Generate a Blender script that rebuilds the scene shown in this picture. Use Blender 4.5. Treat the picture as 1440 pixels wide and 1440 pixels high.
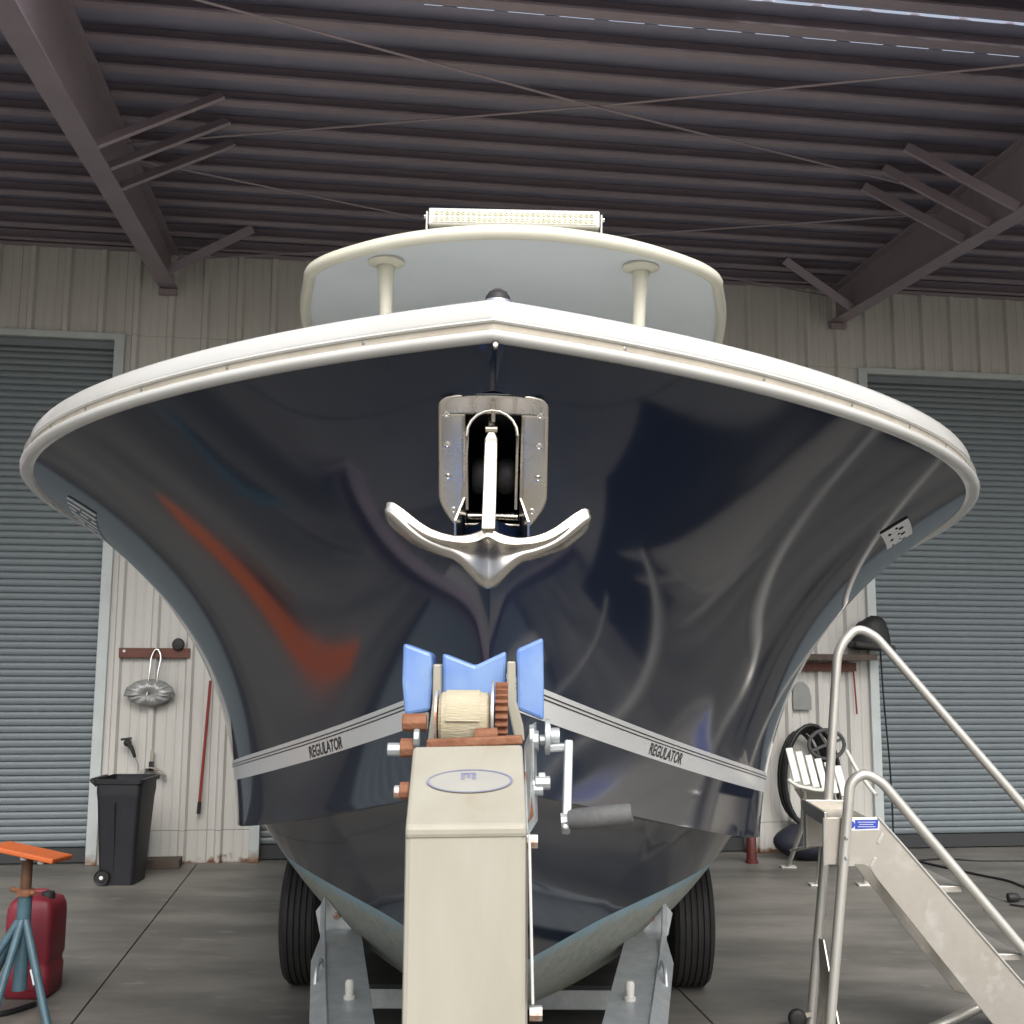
import bpy, bmesh, math, random
from mathutils import Vector, Matrix
random.seed(7)
PI = math.pi
scene = bpy.context.scene
for o in list(bpy.data.objects): bpy.data.objects.remove(o)

# ---------------------------------------------------------------- camera, sky, sun, exposure
FPX, CAMH, PITCH, ROLL = 1558.0, 1.7, math.radians(7.86), math.radians(0.35)
cam = bpy.data.cameras.new('camera'); cam.sensor_width = 36.0; cam.lens = FPX / 1440 * 36
cam.clip_start = 0.05; cam.clip_end = 2000
camo = bpy.data.objects.new('camera', cam); scene.collection.objects.link(camo)
camo.matrix_world = Matrix.Translation((0, 0, CAMH)) @ Matrix.Rotation(PI/2 + PITCH, 4, 'X') @ Matrix.Rotation(ROLL, 4, 'Z')
scene.camera = camo
SUN_EL, SUN_AZ = math.radians(46), math.radians(168)      # azimuth measured clockwise from +Y; veiled sun behind the viewer, slightly right
world = bpy.data.worlds.new('World'); scene.world = world; world.use_nodes = True
wn = world.node_tree; wn.nodes.clear()
sky = wn.nodes.new('ShaderNodeTexSky'); sky.sky_type = 'NISHITA'; sky.sun_disc = False
sky.sun_elevation = SUN_EL; sky.sun_rotation = SUN_AZ; sky.dust_density = 5.0; sky.air_density = 1.0; sky.ozone_density = 1.0
bg = wn.nodes.new('ShaderNodeBackground'); bg.inputs['Strength'].default_value = 0.14
hsv = wn.nodes.new('ShaderNodeHueSaturation'); hsv.inputs['Saturation'].default_value = 0.5
wo = wn.nodes.new('ShaderNodeOutputWorld')
wn.links.new(sky.outputs[0], hsv.inputs['Color']); wn.links.new(hsv.outputs[0], bg.inputs[0]); wn.links.new(bg.outputs[0], wo.inputs[0])
sun = bpy.data.lights.new('sun', 'SUN'); sun.energy = 1.0; sun.angle = math.radians(45); sun.color = (1.0, 0.98, 0.945)
suno = bpy.data.objects.new('sun', sun); scene.collection.objects.link(suno)
sd = Vector((math.sin(SUN_AZ)*math.cos(SUN_EL), math.cos(SUN_AZ)*math.cos(SUN_EL), math.sin(SUN_EL)))
suno.rotation_euler = sd.to_track_quat('Z', 'Y').to_euler()
vs = scene.view_settings; vs.view_transform = 'Standard'; vs.look = 'None'; vs.exposure = 0.85; vs.gamma = 1.0; vs.use_curve_mapping = False
scene.render.engine = 'CYCLES'
scene.cycles.max_bounces = 5; scene.cycles.diffuse_bounces = 3; scene.cycles.glossy_bounces = 3; scene.cycles.caustics_reflective = False; scene.cycles.caustics_refractive = False

# ---------------------------------------------------------------- helpers
COL = scene.collection
WPOS = {}
BA = math.radians(8.0); CB, SB = math.cos(BA), math.sin(BA)
def B(u, w, z): return Vector((u*CB - w*SB, u*SB + w*CB, z))          # shed coordinates -> world
def _ray(px, py):
    a, b = px-720, py-720; c, s = math.cos(ROLL), math.sin(ROLL); a, b = a*c+b*s, -a*s+b*c
    return Vector((a/FPX, math.cos(PITCH)+b/FPX*math.sin(PITCH), math.sin(PITCH)-b/FPX*math.cos(PITCH)))
def at(px, py, Y): r = _ray(px, py); return Vector((0, 0, CAMH)) + r*(Y/r.y)
def atz(px, py, Z): r = _ray(px, py); return Vector((0, 0, CAMH)) + r*((Z-CAMH)/r.z)

class MB:
    def __init__(s): s.v = []; s.f = []
    def add(s, vs, fs):
        n = len(s.v); s.v += [Vector(p) for p in vs]; s.f += [tuple(i+n for i in f) for f in fs]; return s
    def frame(s, c, ax, ay, az):      # box from centre and three half axes
        c, ax, ay, az = Vector(c), Vector(ax), Vector(ay), Vector(az)
        vs = [c+ax*i+ay*j+az*k for k in (-1, 1) for j in (-1, 1) for i in (-1, 1)]
        return s.add(vs, [(0,2,3,1),(4,5,7,6),(0,1,5,4),(2,6,7,3),(0,4,6,2),(1,3,7,5)])
    def box(s, c, d, rz=0):
        x = Vector((math.cos(rz), math.sin(rz), 0)); y = Vector((-math.sin(rz), math.cos(rz), 0))
        return s.frame(c, x*d[0]/2, y*d[1]/2, Vector((0, 0, d[2]/2)))
    def bar(s, p, q, w, h, up=(0, 0, 1)):
        p, q = Vector(p), Vector(q); d = (q-p); t = d.normalized(); x = t.cross(Vector(up)).normalized(); y = x.cross(t)
        return s.frame((p+q)/2, x*w/2, d/2, y*h/2)
    def tube(s, pts, r, n=10, closed=False, cap=True):
        pts = [Vector(p) for p in pts]; N = len(pts); rs = r if isinstance(r, (list, tuple)) else [r]*N
        tg = []
        for i in range(N):
            a = pts[(i-1) % N] if (i or closed) else pts[i]; b = pts[(i+1) % N] if (i < N-1 or closed) else pts[i]
            tg.append((b-a).normalized())
        up = Vector((0, 0, 1)) if abs(tg[0].z) < .9 else Vector((1, 0, 0))
        x = tg[0].cross(up).normalized(); vs = []
        for i in range(N):
            x = (x - tg[i]*x.dot(tg[i])).normalized(); y = tg[i].cross(x)
            vs += [pts[i] + (x*math.cos(2*PI*k/n) + y*math.sin(2*PI*k/n))*rs[i] for k in range(n)]
        fs = []
        for i in range(N if closed else N-1):
            j = (i+1) % N
            fs += [(i*n+k, i*n+(k+1) % n, j*n+(k+1) % n, j*n+k) for k in range(n)]
        if cap and not closed: fs += [tuple(range(n-1, -1, -1)), tuple((N-1)*n+k for k in range(n))]
        return s.add(vs, fs)
    def cyl(s, p, q, r, n=16, r2=None): return s.tube([p, q], [r, r if r2 is None else r2], n)
    def grid(s, fn, nu, nv, closed_u=False, flip=False):
        vs = [fn(i/(nu if closed_u else nu-1), j/(nv-1)) for i in range(nu) for j in range(nv)]
        fs = []
        for i in range(nu if closed_u else nu-1):
            k = (i+1) % nu
            for j in range(nv-1):
                f = (i*nv+j, k*nv+j, k*nv+j+1, i*nv+j+1); fs.append(f[::-1] if flip else f)
        return s.add(vs, fs)
    def prism(s, poly, d):             # closed polygon of 3D points extruded by vector d
        poly = [Vector(p) for p in poly]; n = len(poly); d = Vector(d)
        return s.add(poly + [p+d for p in poly], [tuple(range(n-1, -1, -1)), tuple(range(n, 2*n))] + [(i, (i+1) % n, n+(i+1) % n, n+i) for i in range(n)])
    def lathe(s, p, ax, prof, n=20):   # prof: (radius, distance along ax)
        p, ax = Vector(p), Vector(ax).normalized(); up = Vector((0, 0, 1)) if abs(ax.z) < .9 else Vector((1, 0, 0))
        x = ax.cross(up).normalized(); y = ax.cross(x); m = len(prof)
        vs = [p + ax*h + (x*math.cos(2*PI*k/n)+y*math.sin(2*PI*k/n))*max(r, 1e-4) for k in range(n) for r, h in prof]
        return s.add(vs, [(k*m+j, k*m+j+1, ((k+1) % n)*m+j+1, ((k+1) % n)*m+j) for k in range(n) for j in range(m-1)])
    def build(s, name, mat, parent=None, smooth=None, bevel=0, keep=False, fix=True):
        lo = [min(p[i] for p in s.v) for i in range(3)]; hi = [max(p[i] for p in s.v) for i in range(3)]
        c = Vector((0, 0, 0)) if keep else Vector([(a+b)/2 for a, b in zip(lo, hi)])
        me = bpy.data.meshes.new(name); me.from_pydata([p-c for p in s.v], [], s.f)
        if fix:
            bm = bmesh.new(); bm.from_mesh(me); bmesh.ops.remove_doubles(bm, verts=bm.verts, dist=1e-5)
            bmesh.ops.recalc_face_normals(bm, faces=bm.faces); bm.to_mesh(me); bm.free()
        me.materials.append(mat)
        if smooth is not None:
            me.shade_smooth(); me.set_sharp_from_angle(angle=math.radians(smooth))
        return link(name, me, c, parent, bevel)
def link(name, me, c, parent=None, bevel=0, rz=0):
    o = bpy.data.objects.new(name, me); COL.objects.link(o)
    pw = WPOS[parent] if parent else Vector((0, 0, 0))
    o.location = c - pw; o.parent = parent; WPOS[o] = Vector(c); o.rotation_euler = (0, 0, rz)
    if bevel:
        b = o.modifiers.new('bevel', 'BEVEL'); b.width = bevel; b.segments = 2; b.limit_method = 'ANGLE'; b.angle_limit = math.radians(35)
    return o
def thing(name, loc, label, cat, group=None):
    o = bpy.data.objects.new(name, None); COL.objects.link(o); o.location = loc; WPOS[o] = Vector(loc); o.empty_display_size = .1
    o['label'] = label; o['category'] = cat
    if group: o['group'] = group
    return o
def tag(o, label, cat, group=None):
    o['label'] = label; o['category'] = cat
    if group: o['group'] = group
    return o
def arc(c, r, a0, a1, ax, ay, n=8):
    c, ax, ay = Vector(c), Vector(ax), Vector(ay)
    return [c + (ax*math.cos(a0+(a1-a0)*i/n) + ay*math.sin(a0+(a1-a0)*i/n))*r for i in range(n+1)]
def smoothpath(pts, r, n=6):
    pts = [Vector(p) for p in pts]; out = [pts[0]]
    for i in range(1, len(pts)-1):
        p = pts[i]; a = (pts[i-1]-p); b = (pts[i+1]-p); d = min(r, a.length*.49, b.length*.49); A_ = p+a.normalized()*d; C_ = p+b.normalized()*d
        out += [(A_*(1-t)**2 + p*2*t*(1-t) + C_*t*t) for t in [k/n for k in range(n+1)]]
    return out + [pts[-1]]

# ---------------------------------------------------------------- materials
def mat(name, col, rough=.5, metal=0, col2=None, scale=8, detail=6, lo=.35, hi=.65, bump=0, bscale=None, coat=0, spec=None, stretch=None,
        col3=None, scale3=3, lo3=.6, hi3=.75, rvar=0, coord='Object', ior=None):
    m = bpy.data.materials.new(name); m.use_nodes = True; nt = m.node_tree; b = nt.nodes['Principled BSDF']
    b.inputs['Roughness'].default_value = rough; b.inputs['Metallic'].default_value = metal; b.inputs['Base Color'].default_value = (*col, 1)
    if coat: b.inputs['Coat Weight'].default_value = coat; b.inputs['Coat Roughness'].default_value = .03
    if spec is not None: b.inputs['Specular IOR Level'].default_value = spec
    if ior: b.inputs['IOR'].default_value = ior
    tc = nt.nodes.new('ShaderNodeTexCoord'); mp = nt.nodes.new('ShaderNodeMapping'); nt.links.new(tc.outputs[coord], mp.inputs[0])
    if stretch: mp.inputs['Scale'].default_value = stretch
    def noise(sc, dt=detail):
        n = nt.nodes.new('ShaderNodeTexNoise'); n.inputs['Scale'].default_value = sc; n.inputs['Detail'].default_value = dt; n.inputs['Roughness'].default_value = .62
        nt.links.new(mp.outputs[0], n.inputs['Vector']); return n
    def ramp(src, a, c):
        r = nt.nodes.new('ShaderNodeMapRange'); r.inputs['From Min'].default_value = a; r.inputs['From Max'].default_value = c; nt.links.new(src, r.inputs['Value']); return r.outputs[0]
    out = None
    if col2:
        n = noise(scale); fac = ramp(n.outputs[0], lo, hi)
        mx = nt.nodes.new('ShaderNodeMix'); mx.data_type = 'RGBA'; mx.inputs[6].default_value = (*col, 1); mx.inputs[7].default_value = (*col2, 1)
        nt.links.new(fac, mx.inputs[0]); out = mx.outputs[2]
        if rvar:
            rr = nt.nodes.new('ShaderNodeMapRange'); rr.inputs['To Min'].default_value = max(0, rough-rvar); rr.inputs['To Max'].default_value = rough+rvar
            nt.links.new(n.outputs[0], rr.inputs['Value']); nt.links.new(rr.outputs[0], b.inputs['Roughness'])
    if col3:
        n3 = noise(scale3); fac = ramp(n3.outputs[0], lo3, hi3)
        mx = nt.nodes.new('ShaderNodeMix'); mx.data_type = 'RGBA'; mx.inputs[7].default_value = (*col3, 1)
        if out: nt.links.new(out, mx.inputs[6])
        else: mx.inputs[6].default_value = (*col, 1)
        nt.links.new(fac, mx.inputs[0]); out = mx.outputs[2]
    if out: nt.links.new(out, b.inputs['Base Color'])
    if bump:
        n = noise(bscale or scale*4); bp = nt.nodes.new('ShaderNodeBump'); bp.inputs['Strength'].default_value = bump; bp.inputs['Distance'].default_value = .01
        nt.links.new(n.outputs[0], bp.inputs['Height']); nt.links.new(bp.outputs[0], b.inputs['Normal'])
    m['out'] = 1
    return m
def zband(m, z0, z1, col, noise_amp=.15, nscale=6, use_pos=True):
    """blend towards col below z1 (world z), ragged with noise: dirt / rust along a base."""
    nt = m.node_tree; b = nt.nodes['Principled BSDF']; g = nt.nodes.new('ShaderNodeNewGeometry'); sx = nt.nodes.new('ShaderNodeSeparateXYZ'); nt.links.new(g.outputs['Position'], sx.inputs[0])
    n = nt.nodes.new('ShaderNodeTexNoise'); n.inputs['Scale'].default_value = nscale; n.inputs['Detail'].default_value = 6; nt.links.new(g.outputs['Position'], n.inputs['Vector'])
    ad = nt.nodes.new('ShaderNodeMath'); ad.operation = 'MULTIPLY_ADD'; ad.inputs[1].default_value = noise_amp; nt.links.new(n.outputs[0], ad.inputs[0]); nt.links.new(sx.outputs[2], ad.inputs[2])
    r = nt.nodes.new('ShaderNodeMapRange'); r.inputs['From Min'].default_value = z1+noise_amp*.5; r.inputs['From Max'].default_value = z0+noise_amp*.5; nt.links.new(ad.outputs[0], r.inputs['Value'])
    mx = nt.nodes.new('ShaderNodeMix'); mx.data_type = 'RGBA'; mx.inputs[7].default_value = (*col, 1)
    inp = b.inputs['Base Color']
    if inp.links: nt.links.new(inp.links[0].from_socket, mx.inputs[6])
    else: mx.inputs[6].default_value = inp.default_value
    nt.links.new(r.outputs[0], mx.inputs[0]); nt.links.new(mx.outputs[2], inp)
    return m
M = {}
M['navy'] = mat('navy gelcoat', (.0075, .0150, .037), .075, coat=0, bump=.0, col2=(.009, .017, .041), scale=3, rvar=.03)
M['gel_white'] = mat('white gelcoat', (.56, .56, .54), .24, col2=(.52, .52, .495), scale=5, coat=.3)
M['stripe'] = mat('white stripe', (.88, .89, .88), .25, coat=.2)
M['ink'] = mat('black lettering', (.015, .015, .017), .35)
M['beige'] = mat('beige vinyl insert', (.46, .42, .35), .45, col2=(.38, .34, .28), scale=20)
M['cream'] = mat('cream fibreglass', (.62, .61, .51), .3, col2=(.58, .565, .47), scale=4)
M['under'] = mat('grey liner', (.64, .69, .72), .45, col2=(.60, .65, .68), scale=2)
M['bottom'] = mat('antifouling', (.0085, .0115, .021), .12, coat=.5)
M['steel'] = mat('polished stainless', (.74, .71, .65), .27, 1, col2=(.66, .6, .5), scale=10, rvar=.08, lo=.4, hi=.75)
M['cast'] = mat('brushed stainless', (.52, .495, .45), .26, 1, col2=(.44, .41, .37), scale=9, rvar=.08, bump=.015, bscale=40, stretch=(1, 1, 4))
M['black'] = mat('black rubber', (.012, .012, .013), .6, col2=(.02, .02, .02), scale=20)
M['dark'] = mat('black interior', (.008, .008, .009), .8)
M['chrome'] = mat('chrome', (.8, .8, .78), .1, 1)
M['lens'] = mat('light bar lens', (.78, .77, .64), .15, col2=(.58, .57, .44), scale=40, bump=.6, bscale=60)
M['wpaint'] = mat('white winch paint', (.355, .342, .288), .42, col2=(.31, .295, .24), scale=3.5, col3=(.30, .20, .11), scale3=6, lo3=.60, hi3=.92, bump=.06, bscale=30, stretch=(1.7, 1.7, .5))
M['blue'] = mat('blue polyurethane', (.105, .20, .50), .42, col2=(.14, .25, .53), scale=5, col3=(.22, .33, .52), scale3=6, lo3=.5, hi3=.8)
M['rust'] = mat('rust', (.15, .052, .025), .85, col2=(.26, .12, .065), scale=18, bump=.4, bscale=60)
M['galv'] = mat('galvanised steel', (.50, .53, .54), .42, .55, col2=(.40, .43, .44), scale=14, bump=.08, bscale=50, rvar=.1)
M['galv_rust'] = mat('galvanised rusty', (.50, .52, .52), .5, .5, col2=(.30, .14, .07), scale=10, lo=.5, hi=.62)
M['strap'] = mat('cream winch strap', (.48, .44, .33), .8, col2=(.44, .385, .265), scale=4, bump=.5, bscale=60, stretch=(1, 1, 7))
M['grip'] = mat('grey foam grip', (.06, .063, .066), .75, col2=(.1, .1, .1), scale=20, bump=.2, bscale=80)
M['alu'] = mat('mill aluminium', (.58, .56, .51), .36, .75, col2=(.50, .47, .42), scale=5, col3=(.66, .64, .6), scale3=8, lo3=.55, hi3=.7, bump=.05, bscale=40, rvar=.1)
M['alu_pipe'] = mat('aluminium pipe', (.66, .65, .61), .34, .6, col2=(.58, .57, .53), scale=6)
M['tyre'] = mat('tyre rubber', (.013, .013, .014), .7, col2=(.022, .021, .02), scale=12, bump=.1, bscale=40)
M['oxide'] = mat('red oxide steel', (.29, .24, .268), .5, col2=(.25, .208, .235), scale=3, col3=(.315, .27, .30), scale3=1.5)
M['roof'] = mat('roof sheet', (.30, .29, .38), .5, col2=(.265, .26, .34), scale=2)
M['wall'] = mat('wall sheet', (.56, .555, .525), .45, col2=(.525, .52, .49), scale=1.4, col3=(.48, .46, .41), scale3=2.2, lo3=.58, hi3=.9, stretch=(2, 2, .5))
zband(M['wall'], .0, .05, (.16, .075, .04), .30, 11)
M['trim'] = mat('door trim', (.52, .57, .57), .4, col2=(.46, .5, .5), scale=4); zband(M['trim'], .0, .1, (.2, .1, .05), .2, 12)
M['slat'] = mat('door slat', (.165, .198, .215), .42, col2=(.148, .178, .194), scale=1.3, stretch=(1, 1, 1), lo=.3, hi=.7)
M['slat_edge'] = mat('door bottom bar', (.03, .032, .035), .6)
M['concrete'] = mat('concrete', (.185, .178, .160), .52, col2=(.108, .105, .096), scale=1.1, lo=.40, hi=.60, col3=(.27, .26, .238), scale3=4.2, lo3=.60, hi3=.78, stretch=(.55, 1.5, 1), bump=.12, bscale=14, rvar=.15, coord='Generated')
def world_coords(m, s=1.0):
    nt = m.node_tree
    g = nt.nodes.new('ShaderNodeNewGeometry')
    for n in nt.nodes:
        if n.type == 'MAPPING': nt.links.new(g.outputs['Position'], n.inputs[0])
    return m
world_coords(M['concrete']); world_coords(M['wall'])
M['apron'] = world_coords(mat('outdoor concrete', (.25, .243, .222), .8, col2=(.185, .18, .165), scale=.8, bump=.15, bscale=18))
M['asphalt'] = world_coords(mat('asphalt yard', (.055, .055, .055), .9, col2=(.08, .078, .072), scale=1.2, bump=.3, bscale=30))
M['gravel'] = world_coords(mat('gravel yard', (.36, .33, .27), .95, col2=(.26, .24, .2), scale=2, bump=.5, bscale=25))
M['grass'] = world_coords(mat('grass', (.06, .09, .03), .95, col2=(.09, .11, .04), scale=1))
M['bin'] = mat('black bin plastic', (.010, .011, .015), .5, col2=(.015, .016, .021), scale=6)
M['red'] = mat('red plastic', (.22, .020, .034), .45, col2=(.16, .018, .03), scale=5, bump=.05, bscale=20)
M['orange'] = mat('orange paint', (.60, .135, .03), .6, col2=(.52, .12, .035), scale=8)
M['teal'] = mat('blue grey stand paint', (.07, .14, .18), .45, col2=(.05, .10, .13), scale=10, col3=(.2, .22, .22), scale3=14, lo3=.62, hi3=.75)
M['brownsteel'] = mat('rusty screw', (.10, .055, .035), .7, .3, col2=(.16, .08, .045), scale=20)
M['board'] = mat('red brown board', (.16, .055, .035), .6, col2=(.11, .04, .027), scale=8, stretch=(1, 1, 6))
M['wood'] = mat('dark timber', (.06, .045, .035), .8, col2=(.09, .07, .055), scale=8)
M['foil'] = mat('dull foil', (.42, .43, .42), .4, .35, col2=(.3, .31, .31), scale=14, bump=.5, bscale=30)
M['wplastic'] = mat('white chair paint', (.66, .66, .62), .45, col2=(.58, .58, .54), scale=6)
M['hose'] = mat('black hose', (.014, .015, .016), .4)
M['label'] = mat('blue sticker', (.03, .07, .42), .35)
M['labelw'] = mat('white sticker', (.78, .79, .8), .4)
M['oval'] = mat('pale oval decal', (.31, .31, .29), .4, col2=(.345, .34, .305), scale=12)
M['ring'] = mat('blue ring decal', (.16, .17, .29), .4, col2=(.24, .24, .29), scale=10)
M['redbrown'] = mat('red handle', (.25, .03, .025), .5)
M['glass_teal'] = mat('grey bag', (.3, .3, .29), .6)
M['sheetgrey'] = mat('grey printed sheet', (.27, .28, .27), .5, col2=(.22, .23, .22), scale=5)
# waterline colours of the bottom paint follow height on the hull itself
def antifoul(m, zw):
    nt = m.node_tree; b = nt.nodes['Principled BSDF']; tc = nt.nodes.new('ShaderNodeTexCoord'); sx = nt.nodes.new('ShaderNodeSeparateXYZ'); nt.links.new(tc.outputs['Object'], sx.inputs[0])
    n = nt.nodes.new('ShaderNodeTexNoise'); n.inputs['Scale'].default_value = 5; n.inputs['Detail'].default_value = 8; nt.links.new(tc.outputs['Object'], n.inputs['Vector'])
    n2 = nt.nodes.new('ShaderNodeTexNoise'); n2.inputs['Scale'].default_value = 26; n2.inputs['Detail'].default_value = 8; n2.inputs['Roughness'].default_value = .7; nt.links.new(tc.outputs['Object'], n2.inputs['Vector'])
    cr = nt.nodes.new('ShaderNodeValToRGB'); e = cr.color_ramp.elements; e[0].position = .3; e[0].color = (.20, .26, .25, 1); e[1].position = .72; e[1].color = (.40, .38, .30, 1)
    k = e.new(.5); k.color = (.31, .33, .29, 1); nt.links.new(n2.outputs[0], cr.inputs[0])
    ma = nt.nodes.new('ShaderNodeMath'); ma.operation = 'MULTIPLY_ADD'; ma.inputs[1].default_value = .10; nt.links.new(n.outputs[0], ma.inputs[0]); nt.links.new(sx.outputs[2], ma.inputs[2])
    r1 = nt.nodes.new('ShaderNodeMapRange'); r1.inputs['From Min'].default_value = zw-.01; r1.inputs['From Max'].default_value = zw+.05; nt.links.new(ma.outputs[0], r1.inputs['Value'])
    mx = nt.nodes.new('ShaderNodeMix'); mx.data_type = 'RGBA'; mx.inputs[7].default_value = (.27, .42, .50, 1); nt.links.new(r1.outputs[0], mx.inputs[0]); nt.links.new(cr.outputs[0], mx.inputs[6])
    r2 = nt.nodes.new('ShaderNodeMapRange'); r2.inputs['From Min'].default_value = zw-.003; r2.inputs['From Max'].default_value = zw+.003; nt.links.new(sx.outputs[2], r2.inputs['Value'])
    mx2 = nt.nodes.new('ShaderNodeMix'); mx2.data_type = 'RGBA'; mx2.inputs[7].default_value = (.0075, .015, .037, 1); nt.links.new(r2.outputs[0], mx2.inputs[0]); nt.links.new(mx.outputs[2], mx2.inputs[6]); nt.links.new(mx2.outputs[2], b.inputs['Base Color'])
    r3 = nt.nodes.new('ShaderNodeMapRange'); r3.inputs['To Min'].default_value = .8; r3.inputs['To Max'].default_value = .09; nt.links.new(r2.outputs[0], r3.inputs['Value']); nt.links.new(r3.outputs[0], b.inputs['Roughness'])
    r4 = nt.nodes.new('ShaderNodeMath'); r4.operation = 'MULTIPLY'; r4.inputs[1].default_value = .12; nt.links.new(r2.outputs[0], r4.inputs[0]); nt.links.new(r4.outputs[0], b.inputs['Coat Weight'])
    bp = nt.nodes.new('ShaderNodeBump'); bp.inputs['Distance'].default_value = .004; nt.links.new(n2.outputs[0], bp.inputs['Height'])
    r5 = nt.nodes.new('ShaderNodeMapRange'); r5.inputs['To Min'].default_value = .6; r5.inputs['To Max'].default_value = 0; nt.links.new(r2.outputs[0], r5.inputs['Value']); nt.links.new(r5.outputs[0], bp.inputs['Strength']); nt.links.new(bp.outputs[0], b.inputs['Normal'])
antifoul(M['bottom'], .825)

# ---------------------------------------------------------------- ground
def structure(o): o['kind'] = 'structure'; return o
structure(MB().add([(-150, -150, -.05), (150, -150, -.05), (150, 150, -.05), (-150, 150, -.05)], [(0, 1, 2, 3)]).build('ground', M['gravel']))
WW = 10.12                                                     # face of the back wall in shed coordinates
def slab(u0, u1, w0, w1, z0, z1):
    m = MB(); m.add([B(u, w, z) for z in (z0, z1) for w in (w0, w1) for u in (u0, u1)], [(0,2,3,1),(4,5,7,6),(0,1,5,4),(2,6,7,3),(0,4,6,2),(1,3,7,5)]); return m
floor = bpy.data.objects.new('concrete_floor', None); COL.objects.link(floor); WPOS[floor] = Vector((0, 0, 0)); floor['kind'] = 'structure'
floor['label'] = 'stained grey concrete shed floor with sawn joints'
us = [-16, -11.4, -6.35, -1.285, 1.75, 4.78, 9.8, 15, 20]; wsj = [5.0, 10.6]
for i in range(len(us)-1):
    for j in range(len(wsj)-1):
        slab(us[i]+.004, us[i+1]-.004, wsj[j]+.004, wsj[j+1]-.004, -.045, 0).build('slab', M['concrete'], floor, bevel=.004)
jt = MB().add([B(-16, 5.0, -.02), B(20, 5.0, -.02), B(20, 10.6, -.02), B(-16, 10.6, -.02)], [(0, 1, 2, 3)]).build('joint_filler', M['wood'], floor)
apron = bpy.data.objects.new('concrete_apron', None); COL.objects.link(apron); WPOS[apron] = Vector((0, 0, 0)); apron['kind'] = 'structure'
for i in range(len(us)-1):
    for w0, w1 in ((.4, 4.99), (-6.2, .4)):
        slab(us[i]+.004, us[i+1]-.004, w0+.004, w1-.004, -.046, -.002).build('slab', M['apron'], apron, bevel=.004)
MB().add([B(-60, -16, -.04), B(60, -16, -.04), B(60, -6.25, -.04), B(-60, -6.25, -.04)], [(0, 1, 2, 3)]).build('road', M['asphalt'])['kind'] = 'structure'

# ---------------------------------------------------------------- shed
shed = thing('metal_shed', B(1.45, WW, 0), 'open fronted metal shed with pale ribbed wall and dark purlin roof', 'shed')
EAVE, DTOP = 5.45, 4.58
def ribbed(u0, u1, z0, z1, w, name='wall_panel'):
    # trapezoid ribs every .305 m, two small stiffeners between, sheet facing the viewer (-w)
    k0 = math.floor(u0/.305)-1; pts = []
    k = k0
    while k*.305 < u1+.31:
        b = k*.305+.1
        pts += [(b-.040, 0), (b-.020, .038), (b+.020, .038), (b+.040, 0), (b+.105, 0), (b+.112, .005), (b+.124, .005), (b+.131, 0), (b+.185, 0), (b+.192, .005), (b+.204, .005), (b+.211, 0)]
        k += 1
    def hgt(u):
        for (a, ha), (c, hc) in zip(pts, pts[1:]):
            if a <= u <= c: return ha+(hc-ha)*(u-a)/max(c-a, 1e-6)
        return 0
    inn = [(u0, hgt(u0))] + [p for p in pts if u0 < p[0] < u1] + [(u1, hgt(u1))]
    m = MB(); vs = []; n = len(inn)
    for (u, h) in inn: vs += [B(u, w-h, z0), B(u, w-h, z1)]
    m.add(vs, [(2*i, 2*i+2, 2*i+3, 2*i+1) for i in range(n-1)])
    return m.build(name, M['wall'], shed)
piers = [(-7.86, -6.58), (-2.13, -.85), (3.70, 4.88), (9.43, 10.7)]
doors = [(-12.4, -7.86), (-6.58, -2.13), (-.85, 3.70), (4.88, 9.43), (10.7, 15.2)]
SHEET = .915
u = -12.2
while u < 15:
    u1 = u+SHEET
    # header strip above doors; full height pieces on the piers
    ribbed(u+.001, u1-.001, DTOP+.058, EAVE+.1, WW)
    u = u1
for a, b in piers:
    cuts = sorted({a+.010, b-.010} | {x for x in [-12.2+SHEET*i for i in range(31)] if a+.25 < x < b-.25})
    for c, d in zip(cuts, cuts[1:]):
        ribbed(c+.001, d-.001, .275, DTOP+.056, WW); ribbed(c+.001, d-.001, -.005, .272, WW-.004)
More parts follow.
